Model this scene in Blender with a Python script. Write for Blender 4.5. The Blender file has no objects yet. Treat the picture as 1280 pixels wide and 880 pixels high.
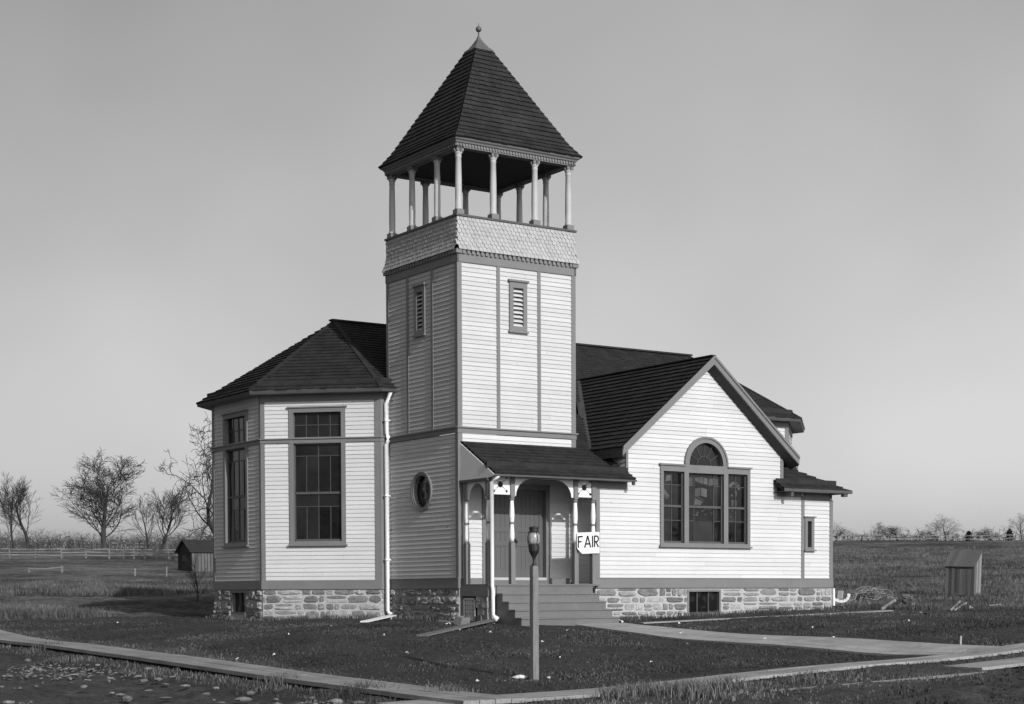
import bpy, math, random
import numpy as np
from mathutils import Vector, Matrix
random.seed(7)
rng = np.random.default_rng(11)
sc = bpy.context.scene
COL = sc.collection
EYE = 1.5                                    # camera height above the ground at the lamp
# ------------------------------------------------------------------ camera
FPX, YAW, PITCH, ROLL, PX, PY = 2093.14, 0.5924, -0.0351, -0.0035, 659.35, 815.59
cam_d = bpy.data.cameras.new('camera'); cam = bpy.data.objects.new('camera', cam_d); COL.objects.link(cam)
cam_d.sensor_width = 36; cam_d.lens = FPX * 36 / 1280
cam_d.shift_x = (640 - PX) / 1280; cam_d.shift_y = (PY - 440) / 1280
cam_d.clip_start = 0.5; cam_d.clip_end = 9000
cp, sp, cr, sr = math.cos(PITCH), math.sin(PITCH), math.cos(ROLL), math.sin(ROLL)
FW = Vector((0, cp, sp)); UP2 = Vector((0, -sp, cp)); XH = Vector((1, 0, 0))
RT = XH * cr + UP2 * sr; UPC = -XH * sr + UP2 * cr
cam.matrix_world = Matrix(((RT.x, UPC.x, -FW.x, 0), (RT.y, UPC.y, -FW.y, 0), (RT.z, UPC.z, -FW.z, EYE), (0, 0, 0, 1)))
sc.camera = cam

def ray(u, v):                                # sight line of a spot measured in the photograph (surveying only)
    du, dv = u - PX, v - PY
    a = (du * cr + dv * sr) / FPX; b = (-du * sr + dv * cr) / FPX
    return np.array([a, cp + b * sp, sp - b * cp])
def at(u, v, y):
    r = ray(u, v); k = y / r[1]; p = r * k
    return Vector((p[0], p[1], p[2] + EYE))
# building frame: s along the front, t towards the back, z measured from eye level
CX, CY = -1.7082, 42.0
cY, sY = math.cos(YAW), math.sin(YAW)
def W(s, t, z=0.0): return Vector((CX + s * cY - t * sY, CY + s * sY + t * cY, z + EYE))

# ------------------------------------------------------------------ terrain
ctl = []
def cpt(u, v, y): p = at(u, v, y); ctl.append((p.x, p.y, p.z))
def cl(s, t, z): p = W(s, t, z); ctl.append((p.x, p.y, p.z))
for u, v, y in [(668, 850, 28.5),
                (1280, 875, 23.2), (960, 866, 24.0), (1235, 845, 26), (400, 800, 36), (-200, 790, 46),
                (0, 771, 53), (268, 768, 52), (100, 741, 68), (100, 716, 95), (100, 698, 128), (100, 687, 170), (-60, 698, 128), (-60, 687, 170),
                (240, 714, 105), (240, 690, 160), (1150, 764, 52), (1290, 762, 52), (1200, 745, 72), (1200, 710, 98), (1200, 676, 132),
                (1040, 676, 132), (1300, 675, 132), (1200, 690, 175), (1040, 690, 175), (640, 728, 80), (640, 700, 120), (640, 688, 165), (1400, 770, 45), (1400, 676, 132)]:
    cpt(u, v, y)
for s, t, z in [(-2.6, 5.85, -.70), (-2.64, 9.07, -.66), (0, 0, -.70), (0, 3.5, -.62), (3.5, -1.25, -.68), (11.65, -1.25, -.49), (7.5, -1.25, -.58),
                (.3, -2.7, -.80), (3.2, -2.7, -.82), (7, 6, -.55), (12, 8, -.4), (5, 13, -.4)]:
    cl(s, t, z)
for x, y, z in [(-14, 5, -1.8), (0, 4, -1.75), (14, 5, -1.7), (-10, 14, -1.8), (0, 14, -1.75), (10, 14, -1.65), (-6, 21, -1.8), (-22, 26, -1.85),
                (0, 20, -1.68), (6, 20, -1.6), (-30, 60, -.3), (40, 60, .2), (-120, 300, 3.0), (120, 300, 3.5), (0, 300, 3.2)]:
    ctl.append((x, y, z + EYE))
dirL = np.array([-sY, cY]); dirR = np.array([cY, sY])
LA = np.array([-1.14, 24.1]); RA = np.array([-.35, 24.45])
def edge_pt(o, d, u, v, drop):                # survey of a walk's lower edge: meets the plan line o + k d
    r = ray(u, v); q = r[0] / r[1]; k = (q * o[1] - o[0]) / (d[0] - q * d[1]); y = o[1] + k * d[1]; p = at(u, v, y); ctl.append((p.x, p.y, p.z - drop))
for u, v in ((0, 801), (50, 806), (125, 817), (200, 827.5), (320, 844), (420, 856), (520, 869)): edge_pt(LA, dirL, u, v, .11)
for u, v in ((785, 865), (860, 856), (960, 843.5), (1080, 830.5), (1280, 811)): edge_pt(RA, dirR, u, v, .06)
for s_, t_, z_ in ((3.35, -4.6, -.88), (3.35, -7.7, -.99), (3.35, -10.2, -1.0), (3.35, -12.5, -1.05), (1.8, -6.4, -1.07), (1.8, -10.3, -1.15), (1.8, -12.7, -1.27)): cl(s_, t_, z_)
cpt(0, 876, 27.2); cpt(200, 872, 27.5); cpt(400, 872, 26.0)
CT = np.array(ctl)
WARP = 1.0
def phi(r2): return np.where(r2 > 1e-9, 0.5 * r2 * np.log(r2 + 1e-12), 0.0)
def _sys():
    q = CT[:, :2] / 20.0; n = len(q)
    d2 = ((q[:, None] - q[None]) ** 2).sum(-1)
    A = np.zeros((n + 3, n + 3)); A[:n, :n] = phi(d2) + np.eye(n) * 0.004
    A[:n, n] = 1; A[:n, n + 1:] = q; A[n, :n] = 1; A[n + 1:, :n] = q.T
    return np.linalg.solve(A, np.concatenate([CT[:, 2], np.zeros(3)])), q
RW, RQ = _sys()
def smooth(a, b, x):
    t = np.clip((x - a) / (b - a), 0, 1); return t * t * (3 - 2 * t)
def height(x, y):
    x = np.atleast_1d(np.asarray(x, float)); y = np.atleast_1d(np.asarray(y, float))
    xc = np.clip(x, -90, 90); yc = np.clip(y, 2, 260)
    out = np.empty(xc.size); X = xc.ravel() / 20; Y = yc.ravel() / 20; n = len(RQ)
    for i in range(0, X.size, 40000):
        xs, ys = X[i:i + 40000], Y[i:i + 40000]
        d2 = (xs[:, None] - RQ[None, :, 0]) ** 2 + (ys[:, None] - RQ[None, :, 1]) ** 2
        out[i:i + 40000] = phi(d2) @ RW[:n] + RW[n] + RW[n + 1] * xs + RW[n + 2] * ys
    out = out.reshape(x.shape)
    far = smooth(180, 320, y)
    out = out * (1 - far) + 3.2 * far
    return out
def h1(x, y): return float(height([x], [y])[0])
def gp(u, v, y0=18.0, y1=220.0):              # where a sight line of the photograph meets the ground
    r = ray(u, v); ys = np.concatenate([np.arange(y0, 70, .1), np.arange(70, y1, .5)])
    z = r[2] / r[1] * ys + EYE; g = height(r[0] / r[1] * ys, ys)
    i = int(np.argmax(z <= g)) if (z <= g).any() else len(ys) - 1
    return Vector((r[0] / r[1] * ys[i], ys[i], g[i]))

def vnoise(x, y, seed, scale):
    r_ = np.random.default_rng(seed); T = r_.random((256, 256))
    x = x / scale + 1000; y = y / scale + 1000
    xi = np.floor(x).astype(int); yi = np.floor(y).astype(int); fx = x - xi; fy = y - yi
    fx = fx * fx * (3 - 2 * fx); fy = fy * fy * (3 - 2 * fy)
    g = lambda a, b: T[a & 255, b & 255]
    return (g(xi, yi) * (1 - fx) + g(xi + 1, yi) * fx) * (1 - fy) + (g(xi, yi + 1) * (1 - fx) + g(xi + 1, yi + 1) * fx) * fy - .5

# ------------------------------------------------------------------ materials (the photograph is monochrome: every colour is a grey)
def mat_new(name):
    m = bpy.data.materials.new(name); m.use_nodes = True
    nt = m.node_tree; b = nt.nodes['Principled BSDF']; return m, nt, b
def grey_mat(name, g, rough=.6, var=.12, nscale=6.0, bump=0.0, bscale=40.0, tint=True, fine=0.0, fscale=120.0, spec=.3, stretch=None, metallic=0.0):
    m, nt, b = mat_new(name); N = nt.nodes; L = nt.links
    tc = N.new('ShaderNodeTexCoord'); vec = tc.outputs['Object']
    if stretch:
        mp = N.new('ShaderNodeMapping'); mp.inputs['Scale'].default_value = stretch; L.new(vec, mp.inputs['Vector']); vec = mp.outputs['Vector']
    no = N.new('ShaderNodeTexNoise'); no.inputs['Scale'].default_value = nscale; no.inputs['Detail'].default_value = 6; no.inputs['Roughness'].default_value = .65
    L.new(vec, no.inputs['Vector'])
    mr = N.new('ShaderNodeMapRange'); mr.inputs['From Min'].default_value = .25; mr.inputs['From Max'].default_value = .75
    mr.inputs['To Min'].default_value = g * (1 - var); mr.inputs['To Max'].default_value = g * (1 + var)
    L.new(no.outputs['Fac'], mr.inputs['Value']); val = mr.outputs['Result']
    if fine > 0:
        n2 = N.new('ShaderNodeTexNoise'); n2.inputs['Scale'].default_value = fscale; n2.inputs['Detail'].default_value = 3
        L.new(vec, n2.inputs['Vector'])
        m2 = N.new('ShaderNodeMapRange'); m2.inputs['From Min'].default_value = .3; m2.inputs['From Max'].default_value = .7
        m2.inputs['To Min'].default_value = 1 - fine; m2.inputs['To Max'].default_value = 1 + fine; L.new(n2.outputs['Fac'], m2.inputs['Value'])
        mm = N.new('ShaderNodeMath'); mm.operation = 'MULTIPLY'; L.new(val, mm.inputs[0]); L.new(m2.outputs['Result'], mm.inputs[1]); val = mm.outputs[0]
    if tint:
        at_ = N.new('ShaderNodeAttribute'); at_.attribute_name = 'tint'
        mm = N.new('ShaderNodeMath'); mm.operation = 'MULTIPLY'; L.new(val, mm.inputs[0]); L.new(at_.outputs['Fac'], mm.inputs[1]); val = mm.outputs[0]
    L.new(val, b.inputs['Base Color'])
    b.inputs['Roughness'].default_value = rough; b.inputs['Specular IOR Level'].default_value = spec; b.inputs['Metallic'].default_value = metallic
    if bump > 0:
        n3 = N.new('ShaderNodeTexNoise'); n3.inputs['Scale'].default_value = bscale; n3.inputs['Detail'].default_value = 5; L.new(vec, n3.inputs['Vector'])
        bp = N.new('ShaderNodeBump'); bp.inputs['Strength'].default_value = bump; bp.inputs['Distance'].default_value = .02
        L.new(n3.outputs['Fac'], bp.inputs['Height']); L.new(bp.outputs['Normal'], b.inputs['Normal'])
    return m
M = {}
M['siding'] = grey_mat('white_clapboard_paint', .59, .55, .055, .8, .12, 50, fine=.022, fscale=14)
def add_spots(m, scale, thr, dark):
    nt = m.node_tree; N = nt.nodes; L = nt.links; b = N['Principled BSDF']; src = b.inputs['Base Color'].links[0].from_socket
    tc = N.new('ShaderNodeTexCoord'); vo = N.new('ShaderNodeTexVoronoi'); vo.inputs['Scale'].default_value = scale; L.new(tc.outputs['Object'], vo.inputs['Vector'])
    sc_ = N.new('ShaderNodeSeparateColor'); L.new(vo.outputs['Color'], sc_.inputs['Color'])
    sz = N.new('ShaderNodeMapRange'); sz.inputs['From Min'].default_value = .80; sz.inputs['From Max'].default_value = 1.0; sz.inputs['To Min'].default_value = 0; sz.inputs['To Max'].default_value = thr; L.new(sc_.outputs['Red'], sz.inputs['Value'])
    lt = N.new('ShaderNodeMath'); lt.operation = 'LESS_THAN'; L.new(vo.outputs['Distance'], lt.inputs[0]); L.new(sz.outputs['Result'], lt.inputs[1])
    mm = N.new('ShaderNodeMapRange'); mm.inputs['To Min'].default_value = 1; mm.inputs['To Max'].default_value = dark; L.new(lt.outputs[0], mm.inputs['Value'])
    mu = N.new('ShaderNodeMath'); mu.operation = 'MULTIPLY'; L.new(src, mu.inputs[0]); L.new(mm.outputs['Result'], mu.inputs[1]); L.new(mu.outputs[0], b.inputs['Base Color'])
add_spots(M['siding'], 2.6, .075, .35)
M['sidinggrey'] = grey_mat('greyer_white_paint', .53, .6, .07, .8, .12, 50, fine=.03, fscale=14); add_spots(M['sidinggrey'], 2.6, .07, .4)  # slightly greyer siding paint, used on the upper tower
M['trim'] = grey_mat('grey_trim_paint', .185, .5, .09, 2.0, .1, 50, fine=.05, fscale=40)
M['stepgrey'] = grey_mat('grey_step_paint', .15, .55, .12, 2.0, .15, 40, fine=.08, fscale=30)
M['white'] = grey_mat('white_paint', .82, .5, .05, 3.0, .06, 40)
M['column'] = grey_mat('pale_column_paint', .44, .5, .06, 3.0, .06, 40)
M['skirt'] = grey_mat('pale_fishscale_paint', .40, .6, .08, 3.0, .1, 50)
M['roof'] = grey_mat('dark_shingle', .033, .85, .3, 2.2, .35, 70, fine=.25, fscale=45, spec=.12)
M['roofedge'] = grey_mat('roof_edge_metal', .085, .55, .2, 3.0)
M['valley'] = grey_mat('valley_metal', .075, .5, .2, 3.0)
M['metal'] = grey_mat('weathered_metal', .10, .45, .35, 6.0, .1, 20, spec=.5)
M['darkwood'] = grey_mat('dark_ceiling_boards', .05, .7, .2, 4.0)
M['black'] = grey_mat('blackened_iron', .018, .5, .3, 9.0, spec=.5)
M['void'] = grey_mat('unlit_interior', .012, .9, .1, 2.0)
M['door'] = grey_mat('grey_door_paint', .11, .45, .1, 2.0, .1, 40, stretch=(1, 1, .2))
M['stone'] = grey_mat('foundation_stone', .26, .85, .35, 7.0, .9, 22, fine=.25, fscale=55)
M['mortar'] = grey_mat('pale_mortar', .42, .9, .15, 10.0, .6, 45)
M['sash'] = grey_mat('dark_sash_paint', .085, .5, .15, 4.0)
M['muntin'] = grey_mat('lead_came', .07, .5, .2, 8.0)
M['wood'] = grey_mat('weathered_wood', .20, .8, .3, 5.0, .5, 30, fine=.2, fscale=60, stretch=(6, 6, .6))
M['walk'] = grey_mat('worn_walk_boards', .25, .85, .32, 1.1, .5, 25, fine=.18, fscale=30)
M['darkboards'] = grey_mat('unpainted_old_boards', .10, .85, .3, 6.0, .4, 30, stretch=(5, 5, .5), fine=.2, fscale=40)
M['shedshade'] = grey_mat('shade_darkened_boards', .035, .85, .3, 6.0)  # board colour darkened to carry the shade on the shed's end wall
M['rail'] = grey_mat('silvered_fence_wood', .17, .85, .3, 1.5)
M['fpost'] = grey_mat('dark_fence_wood', .06, .85, .3, 1.5)
M['bark'] = grey_mat('bark', .038, .9, .3, 3.0)
M['barkpale'] = grey_mat('pale_bark', .075, .9, .3, 3.0)
M['rock'] = grey_mat('field_rock', .115, .9, .35, 8.0, .8, 25, fine=.2, fscale=50)
M['paper'] = grey_mat('paper', .85, .7, .04, 6.0)
M['ink'] = grey_mat('black_ink', .02, .6, .1, 6.0)
M['grass'] = grey_mat('dry_grass', .105, .9, .25, .5, spec=.1)
M['lawnblade'] = grey_mat('short_lawn_grass', .062, .9, .25, .5, spec=.1)
M['conifer'] = grey_mat('cedar_foliage', .04, .9, .3, 3.0, spec=.1)
M['leafbush'] = grey_mat('dry_bush', .15, .9, .3, 3.0, spec=.1)

def glass_mat(name, g=.007, bump=.3):
    m, nt, b = mat_new(name); N = nt.nodes; L = nt.links
    tc = N.new('ShaderNodeTexCoord'); no = N.new('ShaderNodeTexNoise'); no.inputs['Scale'].default_value = 1.7; no.inputs['Detail'].default_value = 2
    L.new(tc.outputs['Object'], no.inputs['Vector'])
    vo = N.new('ShaderNodeTexNoise'); vo.inputs['Scale'].default_value = .9; vo.inputs['Detail'].default_value = 4; L.new(tc.outputs['Object'], vo.inputs['Vector'])
    mr = N.new('ShaderNodeMapRange'); mr.inputs['From Min'].default_value = .35; mr.inputs['From Max'].default_value = .7
    mr.inputs['To Min'].default_value = g * .6; mr.inputs['To Max'].default_value = g * 2.2
    L.new(vo.outputs['Fac'], mr.inputs['Value'])
    at_ = N.new('ShaderNodeAttribute'); at_.attribute_name = 'tint'
    mm = N.new('ShaderNodeMath'); mm.operation = 'MULTIPLY'; L.new(mr.outputs['Result'], mm.inputs[0]); L.new(at_.outputs['Fac'], mm.inputs[1])
    L.new(mm.outputs[0], b.inputs['Base Color']); b.inputs['Roughness'].default_value = .04; b.inputs['Specular IOR Level'].default_value = .42
    bp = N.new('ShaderNodeBump'); bp.inputs['Strength'].default_value = bump; bp.inputs['Distance'].default_value = .05
    L.new(no.outputs['Fac'], bp.inputs['Height']); L.new(bp.outputs['Normal'], b.inputs['Normal'])
    return m
M['glass'] = glass_mat('dark_window_glass')

def ground_mat():
    m, nt, b = mat_new('ground_cover'); N = nt.nodes; L = nt.links
    tc = N.new('ShaderNodeTexCoord'); vec = tc.outputs['Object']
    zone = N.new('ShaderNodeAttribute'); zone.attribute_name = 'zone'
    sep = N.new('ShaderNodeSeparateColor'); L.new(zone.outputs['Color'], sep.inputs['Color'])
    def noise(scale, detail=6, rough=.65, mapping=None):
        n = N.new('ShaderNodeTexNoise'); n.inputs['Scale'].default_value = scale; n.inputs['Detail'].default_value = detail; n.inputs['Roughness'].default_value = rough
        v = vec
        if mapping:
            mp = N.new('ShaderNodeMapping'); mp.inputs['Scale'].default_value = mapping; L.new(vec, mp.inputs['Vector']); v = mp.outputs['Vector']
        L.new(v, n.inputs['Vector']); return n.outputs['Fac']
    def rmp(val, a, c, lo=.3, hi=.7):
        r = N.new('ShaderNodeMapRange'); r.inputs['From Min'].default_value = lo; r.inputs['From Max'].default_value = hi
        r.inputs['To Min'].default_value = a; r.inputs['To Max'].default_value = c; L.new(val, r.inputs['Value']); return r.outputs['Result']
    def mul(a, c):
        x = N.new('ShaderNodeMath'); x.operation = 'MULTIPLY'; L.new(a, x.inputs[0]); L.new(c, x.inputs[1]); return x.outputs[0]
    def mix(f, a, c):
        x = N.new('ShaderNodeMix'); x.data_type = 'FLOAT'; L.new(f, x.inputs['Factor']); L.new(a, x.inputs['A']); L.new(c, x.inputs['B']); return x.outputs['Result']
    lawn = mul(mul(rmp(noise(.5, 5), .043, .064), rmp(noise(9, 5), .7, 1.3)), rmp(noise(45, 3), .6, 1.4))
    field = mul(mul(rmp(noise(.12, 6), .06, .165, .38, .62), rmp(noise(.9, 6, .7), .45, 1.55)), rmp(noise(5, 5, .75, (1, .3, 1)), .4, 1.6))
    street = mul(mul(rmp(noise(.7, 6, .7), .045, .085), rmp(noise(7, 5, .7), .55, 1.5)), rmp(noise(40, 3), .7, 1.3))
    edge = mul(rmp(noise(2.5, 5), .06, .11), rmp(noise(30, 3), .6, 1.4))
    v = mix(sep.outputs['Red'], lawn, field); v = mix(sep.outputs['Green'], v, street); v = mix(sep.outputs['Blue'], v, edge)
    L.new(v, b.inputs['Base Color']); b.inputs['Roughness'].default_value = .95; b.inputs['Specular IOR Level'].default_value = .1
    bp = N.new('ShaderNodeBump'); bp.inputs['Strength'].default_value = .8; bp.inputs['Distance'].default_value = .05
    L.new(noise(28, 5, .7), bp.inputs['Height']); L.new(bp.outputs['Normal'], b.inputs['Normal'])
    return m
M['ground'] = ground_mat()

# ------------------------------------------------------------------ mesh builder
class MB:
    def __init__(s): s.v = []; s.f = []; s.t = []
    def add(s, vs, fs, tint=1.0):
        o = len(s.v); s.v.extend([tuple(p) for p in vs])
        for f in fs: s.f.append(tuple(i + o for i in f)); s.t.append(tint)
    def box8(s, c, tint=1.0):                # c: 4 bottom corners then 4 top corners
        s.add(c, [(3, 2, 1, 0), (4, 5, 6, 7), (0, 1, 5, 4), (1, 2, 6, 5), (2, 3, 7, 6), (3, 0, 4, 7)], tint)
    def box(s, x0, x1, y0, y1, z0, z1, tint=1.0):
        s.box8([(x0, y0, z0), (x1, y0, z0), (x1, y1, z0), (x0, y1, z0), (x0, y0, z1), (x1, y0, z1), (x1, y1, z1), (x0, y1, z1)], tint)
    def fbox(s, F, x0, x1, z0, z1, d0, d1, tint=1.0):
        s.box8([F(x0, z0, d0), F(x1, z0, d0), F(x1, z0, d1), F(x0, z0, d1), F(x0, z1, d0), F(x1, z1, d0), F(x1, z1, d1), F(x0, z1, d1)], tint)
    def beam(s, p, q, w, h, up=(0, 0, 1), tint=1.0):   # bar from p to q, w across, h along 'up'
        p, q = Vector(p), Vector(q); d = (q - p).normalized(); u = Vector(up); x = d.cross(u)
        if x.length < 1e-6: x = d.cross(Vector((1, 0, 0)))
        x.normalize(); u = x.cross(d).normalized(); a = x * w / 2; b = u * h / 2
        s.box8([p - a - b, q - a - b, q + a - b, p + a - b, p - a + b, q - a + b, q + a + b, p + a + b], tint)
    def tube(s, pts, rad, n=6, tint=1.0, cap=True):
        pts = [Vector(p) for p in pts]; o = len(s.v); m = len(pts); rings = []
        for i, p in enumerate(pts):
            d = (pts[min(i + 1, m - 1)] - pts[max(i - 1, 0)]).normalized()
            a = d.cross(Vector((0, 0, 1)) if abs(d.z) < .95 else Vector((1, 0, 0))).normalized(); b = d.cross(a)
            r = rad[i] if hasattr(rad, '__len__') else rad
            for k in range(n):
                an = 2 * math.pi * k / n; s.v.append(tuple(p + a * (math.cos(an) * r) + b * (math.sin(an) * r)))
        for i in range(m - 1):
            for k in range(n):
                k2 = (k + 1) % n
                s.f.append((o + i * n + k, o + i * n + k2, o + (i + 1) * n + k2, o + (i + 1) * n + k)); s.t.append(tint)
        if cap:
            s.f.append(tuple(o + k for k in range(n))[::-1]); s.t.append(tint)
            s.f.append(tuple(o + (m - 1) * n + k for k in range(n))); s.t.append(tint)
    def lathe(s, x, y, prof, n=14, tint=1.0):
        o = len(s.v)
        for r, z in prof:
            for k in range(n):
                a = 2 * math.pi * (k + .5) / n; s.v.append((x + r * math.cos(a), y + r * math.sin(a), z))
        for i in range(len(prof) - 1):
            for k in range(n):
                k2 = (k + 1) % n; s.f.append((o + i * n + k, o + i * n + k2, o + (i + 1) * n + k2, o + (i + 1) * n + k)); s.t.append(tint)
        s.f.append(tuple(o + k for k in range(n))[::-1]); s.t.append(tint)
        s.f.append(tuple(o + (len(prof) - 1) * n + k for k in range(n))); s.t.append(tint)
    def prism(s, F, poly, d0, d1, tint=1.0):           # extruded outline in a wall frame
        n = len(poly); o = len(s.v)
        for x, z in poly: s.v.append(tuple(F(x, z, d0)))
        for x, z in poly: s.v.append(tuple(F(x, z, d1)))
        s.f.append(tuple(o + i for i in range(n))[::-1]); s.t.append(tint); s.f.append(tuple(o + n + i for i in range(n))); s.t.append(tint)
        for i in range(n):
            j = (i + 1) % n; s.f.append((o + i, o + j, o + n + j, o + n + i)); s.t.append(tint)
    def strip(s, F, outer, inner, d0, d1, tint=1.0):   # band between two open outlines of equal length, with thickness
        for i in range(len(outer) - 1):
            a, b, c, d = outer[i], outer[i + 1], inner[i + 1], inner[i]
            s.box8([F(a[0], a[1], d0), F(b[0], b[1], d0), F(c[0], c[1], d0), F(d[0], d[1], d0), F(a[0], a[1], d1), F(b[0], b[1], d1), F(c[0], c[1], d1), F(d[0], d[1], d1)], tint)
    def build(s, name, mat, parent=None, dz=0.0, smooth=False, loc=None):
        me = bpy.data.meshes.new(name)
        v = s.v if dz == 0 else [(a, b, c + dz) for a, b, c in s.v]
        me.from_pydata(v, [], s.f); me.update()
        at_ = me.attributes.new('tint', 'FLOAT', 'FACE'); at_.data.foreach_set('value', np.array(s.t, dtype=np.float32))
        if smooth: me.polygons.foreach_set('use_smooth', np.ones(len(me.polygons), dtype=bool))
        me.materials.append(mat if not isinstance(mat, str) else M[mat])
        ob = bpy.data.objects.new(name, me); COL.objects.link(ob)
        if parent: ob.parent = parent
        if loc is not None: ob.location = loc
        return ob
def empty(name, loc, rz=0.0):
    o = bpy.data.objects.new(name, None); COL.objects.link(o); o.location = loc; o.rotation_euler = (0, 0, rz); o.empty_display_size = .3; return o
def tag(o, label=None, cat=None, group=None, kind=None):
    if label: o['label'] = label
    if cat: o['category'] = cat
    if group: o['group'] = group
    if kind: o['kind'] = kind
    return o
def frame(o, ux, n):
    o, ux, n = Vector(o), Vector(ux), Vector(n)
    return lambda x, z, d=0.0: (o.x + ux.x * x + n.x * d, o.y + ux.y * x + n.y * d, o.z + z)
def jit(a): return 1 + random.uniform(-a, a)

# ------------------------------------------------------------------ the church
BASE = -0.75
church = empty('church', W(0, 0, BASE), YAW)
tag(church, 'white clapboard church with open square belfry tower, dark shingled roofs and rubble stone foundation', 'church')
DZ = -BASE
def islands(mb):                               # separate boards of one builder become separate parts
    par = list(range(len(mb.v)))
    def find(i):
        while par[i] != i: par[i] = par[par[i]]; i = par[i]
        return i
    for f in mb.f:
        a = find(f[0])
        for i in f[1:]: par[find(i)] = a
    out = {}
    for f, t in zip(mb.f, mb.t): out.setdefault(find(f[0]), []).append((f, t))
    for fs in out.values():
        m = MB(); mp = {}
        for f, t in fs:
            m.f.append(tuple(mp.setdefault(i, len(mp)) for i in f)); m.t.append(t)
        m.v = [mb.v[i] for i in mp]; yield m
SPLIT = {'corner_board', 'vertical_batten', 'belt_course', 'frieze_board', 'water_table', 'hall_corner_board', 'hall_belt_course', 'hall_frieze_board', 'hall_water_table', 'gable_corner_board',
         'gable_water_table', 'gable_frieze_board', 'baseboard', 'stringer', 'bargeboard', 'rake_soffit', 'downspout_strap', 'sheathing', 'ridge_cap', 'porch_skirt', 'dentil_backing', 'sill_rail', 'underporch_shade_board'}
def part(mb, name, mat, parent=None, smooth=False, label=None):
    if name in SPLIT:
        o = None
        for m in islands(mb): o = m.build(name, mat, parent or church, DZ, smooth)
        return o
    o = mb.build(name, mat, parent or church, DZ, smooth)
    if label: o['label'] = label
    return o
A = 3.56                                       # tower side
r2 = math.sqrt(.5)
F_front = frame((0, 0, 0), (1, 0, 0), (0, -1, 0))           # tower front
F_left = frame((0, 0, 0), (0, 1, 0), (-1, 0, 0))            # tower left side, x = t
F_right = frame((A, 0, 0), (0, 1, 0), (1, 0, 0))
F_back = frame((0, A, 0), (1, 0, 0), (0, 1, 0))
G = -1.2
F_gab = frame((0, G, 0), (1, 0, 0), (0, -1, 0))
B1 = (-.283, 3.5); B2 = (-2.637, 5.854); B3 = (-2.637, 9.071); B4 = (-.283, 11.425)
F_mid = frame((B2[0], B2[1], 0), (r2, -r2, 0), (-r2, -r2, 0))   # x from the left corner, 3.329 long
F_bl = frame((-2.637, 0, 0), (0, 1, 0), (-1, 0, 0))
F_hall = frame((0, 3.5, 0), (1, 0, 0), (0, -1, 0))

EXP = .112
def lin(a, b):                                 # interpolation helper for sloping wall ends
    return lambda z: a if not isinstance(a, tuple) else a[0] + (b[0] - a[0]) * (z - a[1]) / (b[1] - a[1])
def clap(mb, F, xl, xr, z0, z1, openings=(), proj=.022, d=0.0, tv=.05):
    """lapped boards; xl, xr constants or functions of z; openings: functions zc -> (xa, xb) or None"""
    fl = xl if callable(xl) else (lambda z: xl); fr = xr if callable(xr) else (lambda z: xr)
    n = max(1, round((z1 - z0) / EXP)); e = (z1 - z0) / n
    for k in range(n):
        a, b = z0 + k * e, z0 + (k + 1) * e; zc = (a + b) / 2
        segs = [(fl(a), fr(a), fl(b), fr(b))]
        for op in openings:
            r = op(zc)
            if not r: continue
            new = []
            for la, ra, lb, rb in segs:
                if r[1] <= min(la, lb) or r[0] >= max(ra, rb): new.append((la, ra, lb, rb)); continue
                if r[0] > max(la, lb): new.append((la, r[0], lb, r[0]))
                if r[1] < min(ra, rb): new.append((r[1], ra, r[1], rb))
            segs = new
        for la, ra, lb, rb in segs:
            if ra - la < .005 and rb - lb < .005: continue
            # random butt joints along long boards
            cuts = [0.0]; L_ = ra - la
            x = random.uniform(.8, 4.2)
            while x < L_ - .6: cuts.append(x / L_); x += random.uniform(2.4, 4.4)
            cuts.append(1.0)
            for i in range(len(cuts) - 1):
                g0, g1 = cuts[i], cuts[i + 1]
                A0, A1 = la + (ra - la) * g0, la + (ra - la) * g1; C0, C1 = lb + (rb - lb) * g0, lb + (rb - lb) * g1
                if i: A0 += .003; C0 += .003
                pj = proj * jit(.08)
                mb.add([F(A0, a, d + pj), F(A1, a, d + pj), F(C1, b, d + .002), F(C0, b, d + .002), F(A0, a, d - .01), F(A1, a, d - .01)],
                       [(0, 1, 2, 3), (4, 5, 1, 0)], jit(tv))
def rect_op(x0, x1, z0, z1): return lambda z: (x0, x1) if z0 < z < z1 else None
def circ_op(cx, cz, r): return lambda z: (cx - math.sqrt(r * r - (z - cz) ** 2), cx + math.sqrt(r * r - (z - cz) ** 2)) if abs(z - cz) < r else None

# ---- tower walls
ovx, ovz, ovr = 1.75, 2.65, .50
lf = MB()
clap(lf, F_front, 0, A, 4.16, 8.27, [rect_op(1.58, 1.98, 6.75, 7.86)])
clap(lf, F_left, 0, A, 4.16, 8.27, [rect_op(1.58, 2.04, 6.75, 7.86)])
clap(lf, F_right, 0, A, 4.16, 8.27); clap(lf, F_back, 0, A, 5.0, 8.27)
part(lf, 'upper_tower_wall', 'sidinggrey'); lf = MB()
clap(lf, F_front, 0, A, 3.78, 4.02)
DX0, DX1, DZ1 = .80, 2.62, 2.68
clap(lf, F_front, 0, A, .40, 3.70, [rect_op(DX0 - .02, DX1 + .02, -1, DZ1)])
clap(lf, F_left, 0, A, .38, 4.02, [circ_op(ovx, ovz, ovr - .05)])
clap(lf, F_right, 0, A, 2.6, 4.02)
part(lf, 'tower_wall', 'siding')
core = MB()                                    # sheathing just behind the boards
for F, w in ((F_front, A), (F_left, A)):
    core.fbox(F, .03, w - .03, -.6, .36, -.06, -.03); core.fbox(F, .02, w - .02, 8.0, 9.3, -.06, -.03)
part(core, 'sheathing', 'void')
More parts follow.
